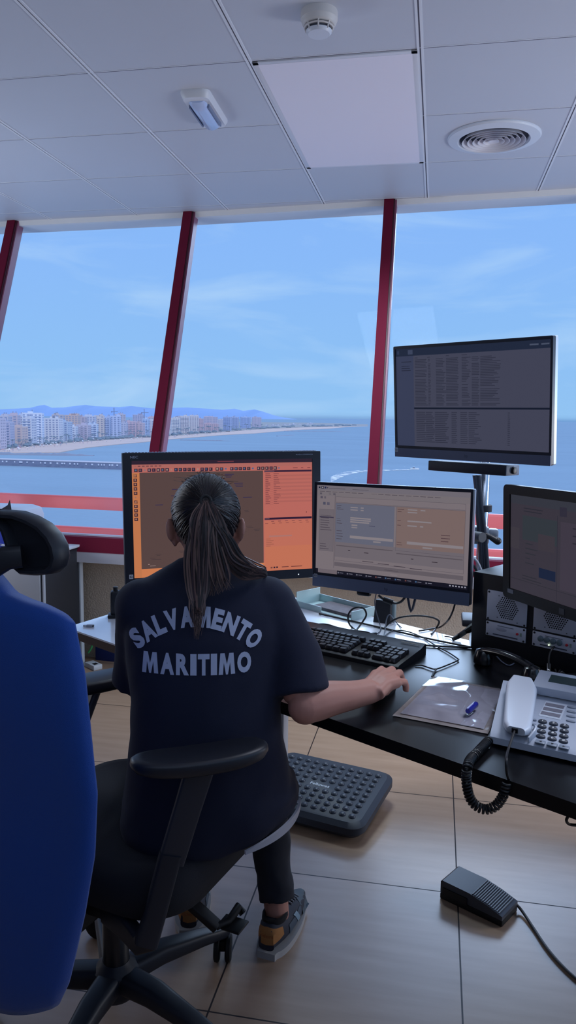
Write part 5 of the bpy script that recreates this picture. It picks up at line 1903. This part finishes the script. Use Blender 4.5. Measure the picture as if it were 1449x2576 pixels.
for v in sme.vertices:
    p = v.co
    n1 = noise.noise(V((p.x * 9 + p.z * 5, p.y * 9, p.z * 4.5 - p.x * 3)))
    n2 = noise.noise(V((p.x * 22 - p.z * 16, p.y * 20, p.z * 10 + 4)))
    k = .0055 * n1 + .0024 * n2
    low = max(0, 1 - (p.z - .47) / .22)
    k += .006 * low * noise.noise(V((p.x * 16, p.y * 16, p.z * 6 + 9)))
    v.co = p + v.normal * k
def hemz(x, z):
    return z + max(0, x - .03) * .42 * min(1, max(0, (.60 - z) / .13))


for v in sme.vertices:
    v.co.z = hemz(v.co.x, v.co.z)
SH = M((17, 23, 46), .92, bump=.12, bscale=900)
sme.materials.append(SH)
sh = link('shirt', sme, pn, 'navy t-shirt with white lettering across the back')
bvh = BVHTree.FromPolygons([v.co.copy() for v in sme.vertices], [list(p.vertices) for p in sme.polygons])
PRN = M((168, 176, 200), .75, noise_amt=.10, scale=50)
pm_ = MB()


def letter(chr_, cx_, cz_, w_, h_, rot):
    vs, fs = text_geo(chr_, 1, .056)
    if chr_ == 'M':
        o_ = [(0, 0), (.10, 1), (.36, 1), (.5, .48), (.64, 1), (.90, 1), (1, 0), (.74, 0), (.69, .56), (.56, 0), (.44, 0), (.31, .56), (.26, 0)]
        vs, fs = [(x, y, 0) for x, y in o_], [list(range(len(o_)))]
    vs = fit_geo(vs, w_, h_)
    b = bmesh.new()
    bv = [b.verts.new(v) for v in vs]
    for f in fs:
        try:
            b.faces.new([bv[i] for i in f])
        except ValueError:
            pass
    bmesh.ops.triangulate(b, faces=b.faces[:])
    for _ in range(4):
        le = [e for e in b.edges if e.calc_length() > .006]
        if not le:
            break
        bmesh.ops.subdivide_edges(b, edges=le, cuts=1)
        bmesh.ops.triangulate(b, faces=b.faces[:])
    out = []
    ca, sa = math.cos(rot), math.sin(rot)
    b.verts.index_update()
    for v in b.verts:
        x, z = cx_ + v.co.x * ca - v.co.y * sa, cz_ + v.co.x * sa + v.co.y * ca
        hit = bvh.ray_cast(V((x, -.6, z)), V((0, 1, 0)))
        q = hit[0] + V((0, -.0016, 0)) + hit[1] * .0004 if hit[0] else V((x, -.12, z))
        out.append(q)
    pm_.add(out, [[v.index for v in f.verts] for f in b.faces])
    b.free()


word = 'SALVAMENTO'
wd = [.88, 1.02, .80, 1.02, 1.02, 1.22, .78, 1.06, .86, 1.02]
tot = sum(wd)
half = R(47.5)
Rr_, cxp, czp = .184, -.021, .995 - .184
acc = 0
for c_, w_ in zip(word, wd):
    a = half - 2 * half * (acc + w_ / 2) / tot
    acc += w_
    letter(c_, cxp - Rr_ * math.sin(a), czp + Rr_ * math.cos(a), 2 * half * Rr_ * w_ / tot * .90, .041, a)
word = 'MARITIMO'
wd = [1.22, 1.02, .95, .46, .86, .46, 1.22, 1.05]
tot = sum(wd)
acc = 0
for c_, w_ in zip(word, wd):
    letter(c_, -.137 + .236 * (acc + w_ / 2) / tot, .900, .236 * w_ / tot * .88, .044, 0)
    acc += w_
pm_.build('back_lettering', PRN, sh, 'white printed lettering', smooth=False)
# white undershirt edge at the right hip
hem = [V(q) for q in sell(.012, .003, .466, .206, .148, 2.6, 120)]
seg_ = [q for q in hem if q.y < -.015 and q.x > .075]
seg_ = [V((q.x, q.y, hemz(q.x, q.z) - .002)) for q in seg_]
n_ = len(seg_)
rings = []
for k, q in enumerate(seg_):
    w_ = .012 * math.sin(math.pi * (k + .5) / n_) + .001
    o_ = (q - V((.012, .003, q.z))).normalized()
    rings.append([q + o_ * a_ + V((0, 0, b_)) for a_, b_ in ((-.004, .006), (.0015, .006), (.0015, -w_), (-.004, -w_))])
MB().loft(rings).build('undershirt', M((170, 170, 180), .8), pn, 'strip of white undershirt below the hem')
# trousers
tr_ = MB()
tr_.loft([sell(0, .02, .485, .15, .12), sell(0, .015, .52, .180, .132), sell(0, .01, .58, .175, .125), sell(0, .01, .62, .15, .11)])
for h_, k_, a_ in ((HR_, KR_, AR_), (HL_, KL_, AL_)):
    tr_.tube([h_ + V((0, 0, .015)), h_.lerp(k_, .5) + V((0, 0, .012)), k_ + V((0, .004, .004))], [.092, .080, .066], 20)
    tr_.ball(k_, .065, seg=18)
    e_ = a_ + V((0, -.002, .038))
    tr_.tube([k_, k_.lerp(e_, .25) + V((0, -.008, 0)), k_.lerp(e_, .55) + V((0, -.004, 0)), k_.lerp(e_, .8), k_.lerp(e_, .93), e_], [.067, .064, .056, .050, .051, .048], 20)
tme = remeshed(tr_, .007, 4, 'trousers')
for v in tme.vertices:
    p = v.co
    v.co = p + v.normal * (.005 * noise.noise(V((p.x * 14, p.y * 14, p.z * 20))) + .003 * noise.noise(V((p.x * 30, p.y * 30, p.z * 34))))
tme.materials.append(M((26, 30, 42), .9, noise_amt=.15, scale=30))
link('trousers', tme, pn)


# trainers
def shoe(a_, d_, name_lbl):
    ang_ = math.atan2(d_.y, d_.x) - math.pi / 2
    T_ = Matrix.Translation((a_.x, a_.y, 0)) @ Matrix.Rotation(ang_, 4, 'Z')
    SU, SG = M((36, 40, 54), .75), M((70, 84, 96), .7)

    def foot(y, k=1.0):
        # half width along the foot, heel at -.075 toe at .195
        u = (y + .075) / .27
        return (.041 * math.sin(math.pi * min(1, max(.03, u)) ** .62) ** .55 + .006 * math.sin(math.pi * u)) * k

    rings = []
    ysr = [-.075, -.070, -.055, -.03, 0, .04, .08, .12, .155, .18, .192, .196]
    tops_ = [.060, .082, .092, .090, .084, .085, .078, .066, .056, .046, .036, .026]
    for y, tz in zip(ysr, tops_):
        h_ = foot(y)
        off = .006 * max(0, (y - .02) / .17)
        n2_ = 22
        rg_ = []
        for k in range(n2_):
            t_ = 2 * math.pi * k / n2_
            c_, s_ = math.cos(t_), math.sin(t_)
            zz = .024 + (tz - .024) * .5 * (1 + math.copysign(abs(s_) ** .75, s_))
            taper = 1 - .18 * max(0, (zz - .03) / .065)
            rg_.append((off + h_ * math.copysign(abs(c_) ** .8, c_) * taper, y, zz))
        rings.append(rg_)
    so_ = MB().loft(rings, SU, T_).build('shoe', None, pn, name_lbl, ang=60)
    mb = MB()
    out = []
    for k in range(25):
        y = -.077 + .275 * k / 24
        out.append((foot(y) + .0025 + .006 * max(0, (y - .02) / .17), y))
    poly_ = out + [(-x + .012 * max(0, (y - .02) / .17), y) for x, y in out[::-1]]
    mb.loft([[(x, y, z + (.010 if y > .15 else 0) * (y - .15) / .045 * (1 if z < .01 else .4)) for x, y in poly_] for z in (.0, .005, .014, .019)], M((160, 158, 158), .8), T_)
    mb.build('sole', None, so_, 'white rubber sole')
    # tan heel patch, grey toe and side panels wrapped just outside the upper
    bv_ = BVHTree.FromPolygons([V(v) for r in rings for v in r], [[i * 22 + k, i * 22 + (k + 1) % 22, (i + 1) * 22 + (k + 1) % 22, (i + 1) * 22 + k] for i in range(len(rings) - 1) for k in range(22)] + [list(range(22))])

    def patch(nm, pts2, mode, mat, lift=.0016, nn=10):
        vs_, fs_ = [], []
        for i in range(nn + 1):
            for j in range(nn + 1):
                u, v = i / nn, j / nn
                a2, b2 = pts2(u, v)
                if mode == 'heel':
                    an = a2
                    o_ = V((.25 * math.sin(an), -.03 - .25 * math.cos(an), b2))
                    dr = V((-math.sin(an), math.cos(an), 0))
                elif mode == 'top':
                    o_ = V((a2, b2, .3))
                    dr = V((0, 0, -1))
                else:
                    o_ = V((.3, a2, b2))
                    dr = V((-1, 0, 0))
                h_ = bv_.ray_cast(o_, dr)
                q = (h_[0] - dr * lift) if h_[0] else (o_ + dr * .28)
                vs_.append(q)
        for i in range(nn):
            for j in range(nn):
                a3 = i * (nn + 1) + j
                fs_.append([a3, a3 + nn + 1, a3 + nn + 2, a3 + 1])
        return MB().add(vs_, fs_, mat, T_).build(nm, None, so_)

    TAN = M((160, 108, 60), .85)
    patch('heel_patch', lambda u, v: ((u - .42) * 2.3, .040 + .014 * abs(u - .42) * 2 + v * (.046 - .022 * abs(u - .42) * 2)), 'heel', TAN)
    vs_, fs_ = text_geo('riders', 1, .01)
    vs_ = fit_geo(vs_, .030, .009)
    out = []
    for x, z, _ in vs_:
        an = x / .036
        h_ = bv_.ray_cast(V((.25 * math.sin(an), -.03 - .25 * math.cos(an), .066 + z)), V((-math.sin(an), math.cos(an), 0)))
        out.append(h_[0] + V((math.sin(an), -math.cos(an), 0)) * .0026 if h_[0] else V((x, -.08, .066 + z)))
    MB().add(out, fs_, M((150, 84, 40), .7), T_).build('heel_lettering', None, so_, smooth=False)
    patch('toe_cap', lambda u, v: (-.026 + .064 * u, .105 + .075 * v - .04 * abs(u - .5)), 'top', SG, .0015)
    patch('side_panel', lambda u, v: (-.01 + .09 * u, .036 + .030 * v), 'side', M((58, 72, 88), .7))
    patch('side_stripe', lambda u, v: (.045 + .02 * u - .02 * v, .040 + .032 * v), 'side', M((116, 142, 160), .6), .003)
    mb = MB()
    for k in range(5):
        y = .055 + k * .014
        hts = [bv_.ray_cast(V((x, y + .004 * (1 - abs(x) / .02), .3)), V((0, 0, -1)))[0] for x in (-.018, -.008, .003, .013, .023)]
        mb.tube([h_ + V((0, 0, .003)) for h_ in hts if h_], .0024, 6, M((120, 124, 132), .7), T=T_)
    mb.build('laces', None, so_)
    MB().lathe([(.030, .078), (.034, .086), (.033, .096), (.028, .098), (.026, .088)], 22, M((14, 14, 20), .9), T_ @ Matrix.Diagonal((1, 1.35, 1, 1)) @ Matrix.Translation((0, -.010, 0)), cap=False).build('collar', None, so_)
    return so_


shoe(AR_, dR, 'right trainer, dark grey with tan heel patch')
shoe(AL_, dL, 'left trainer, mostly hidden behind the chair base')

# hair: scalp cap, combed strands, long ponytail
HC, HRr = V((0, .056, 1.187)), V((.0800, .0995, .1025))
TIE = V((0, -.043, 1.235))


def hairline(y):
    t_ = min(1, max(0, (y + .035) / .175))
    return 1.095 + .145 * t_ ** .9


def onhead(d, k=1.0):
    return HC + V((d.x * HRr.x, d.y * HRr.y, d.z * HRr.z)) * k


vs, fs = [], []
nu, nv = 64, 44
for j in range(nv + 1):
    ph = math.pi * j / nv
    for i in range(nu):
        th = 2 * math.pi * i / nu
        d = V((math.sin(ph) * math.cos(th), math.sin(ph) * math.sin(th), math.cos(ph)))
        p = onhead(d)
        low = min(1.2, max(0, (1.215 - p.z) / .09))
        p = V((p.x * (1 - .20 * low), p.y + .006 * low, p.z))
        p += V((d.x, d.y, d.z)) * .0012 * math.sin(th * 31 + 9 * math.sin(ph * 3))
        vs.append(p)
for j in range(nv):
    for i in range(nu):
        q = [j * nu + i, (j + 1) * nu + i, (j + 1) * nu + (i + 1) % nu, j * nu + (i + 1) % nu]
        c_ = sum((vs[a] for a in q), V((0, 0, 0))) / 4
        if c_.z > hairline(c_.y):
            fs.append(q)
HAIR = M((34, 27, 30), .42, spec=.5, sheen=.2)
hair = MB().add(vs, fs).build('hair', HAIR, pn, 'dark brown hair pulled back', ang=80)
rg = random.Random(5)
st = MB()
HS = [M((30, 24, 28), .4, spec=.55), M((46, 36, 36), .4, spec=.55), M((24, 21, 27), .45, spec=.5)]
td = V(((TIE.x - HC.x) / HRr.x, (TIE.y - HC.y) / HRr.y, (TIE.z - HC.z) / HRr.z)).normalized()
cnt = 0
while cnt < 620:
    d = V((rg.gauss(0, 1), rg.gauss(0, 1), rg.gauss(0, 1))).normalized()
    p = onhead(d)
    if p.z < hairline(p.y) + .003 or d.dot(td) > .93:
        continue
    cnt += 1
    pts = []
    lift = rg.uniform(1.006, 1.022)
    n_ = 9
    wob = V((rg.gauss(0, .03), rg.gauss(0, .03), rg.gauss(0, .03)))
    for k in range(n_):
        t_ = k / (n_ - 1)
        dd = (d.lerp(td, t_) + wob * math.sin(math.pi * t_)).normalized()
        q = onhead(dd, lift - .008 * t_)
        low = min(1.2, max(0, (1.215 - q.z) / .09))
        pts.append(V((q.x * (1 - .20 * low), q.y + .006 * low, q.z)))
    st.tube(pts, [.0006 + .0011 * math.sin(math.pi * (.15 + .7 * k / (n_ - 1))) for k in range(n_)], 4, HS[cnt % 3])
for k in range(46):
    d = V((rg.uniform(-.8, .8), rg.uniform(-.5, .5), 1)).normalized()
    p = onhead(d, 1.01)
    st.tube([p, p + V((rg.gauss(0, .006), -.004, .004 + rg.random() * .004)), p + V((rg.gauss(0, .012), -.012, .005 + rg.random() * .006))], [.0007, .0005, .0003], 3, HS[1])
st.build('combed_strands', None, hair)['kind'] = 'stuff'
pt = MB()
PS = [M((62, 48, 50), .5, spec=.35), M((86, 67, 65), .5, spec=.4), M((32, 26, 30), .5, spec=.35), M((104, 80, 74), .5, spec=.4)]
for k in range(430):
    u = (k + rg.random()) / 430
    a, b = rg.gauss(0, .006), rg.gauss(0, .005)
    w1, w2 = rg.gauss(0, .006), rg.gauss(0, .006)
    if u < .44:
        e = u / .44
        pts = [(a * .5, -.046 + b * .5, 1.240), (-.020 + .024 * e + a, -.072 + b, 1.205), (-.036 + .040 * e + w1 * .8, -.082 + b, 1.135), (-.030 + .028 * e + w1, -.090 + b * .6, 1.06), (-.022 + .012 * e + w2 * .8, -.108 + b * .4, 1.015), (-.019 + .004 * e + w2 * .5, -.116, .955 + .07 * rg.random())]
    elif u < .60:
        e = (u - .44) / .16
        pts = [(.004 + a * .5, -.046 + b * .5, 1.240), (.008 + .008 * e + a, -.070 + b, 1.200), (.004 + .020 * e + w1, -.080 + b, 1.140), (.006 + .034 * e + w1, -.084 + b * .6, 1.085), (.008 + .046 * e + w2, -.088 + b * .4, 1.040 + .020 * e)]
    else:
        e = (u - .60) / .40
        pts = [(.006 + a * .5, -.046 + b * .5, 1.240), (.012 + .014 * e + a, -.068 + b, 1.205), (.024 + .026 * e + w1 * .6, -.074 + b, 1.165), (.042 + .030 * e + w1 * .6, -.072 + b, 1.112 + .018 * e), (.074 + .032 * e, -.056 + b, 1.072 + .022 * e + abs(b)), (.112 + .018 * e, -.020, 1.064 + .014 * e + abs(b)), (.138, .030, 1.056 + abs(b)), (.142, .070, 1.040 + abs(b))]
    sp_ = spline(pts, 5)
    n_ = len(sp_)
    pt.tube(sp_, [.0016 + .0008 * math.sin(math.pi * i / n_) if i < n_ * .75 else max(.0004, .0020 * (1 - i / n_) * 2.2) for i in range(n_)], 4, PS[(k * 7) % 4])
pt.build('ponytail', None, hair, 'long brown ponytail, part swept over her right shoulder')
MB().tube([(.011 * math.cos(t_ / 16 * 2 * math.pi), -.050 + .006 * math.sin(t_ / 16 * 2 * math.pi), 1.240 + .011 * math.sin(t_ / 16 * 2 * math.pi)) for t_ in range(17)], .0035, 8).build('hair_tie', M((16, 16, 22), .7), hair)
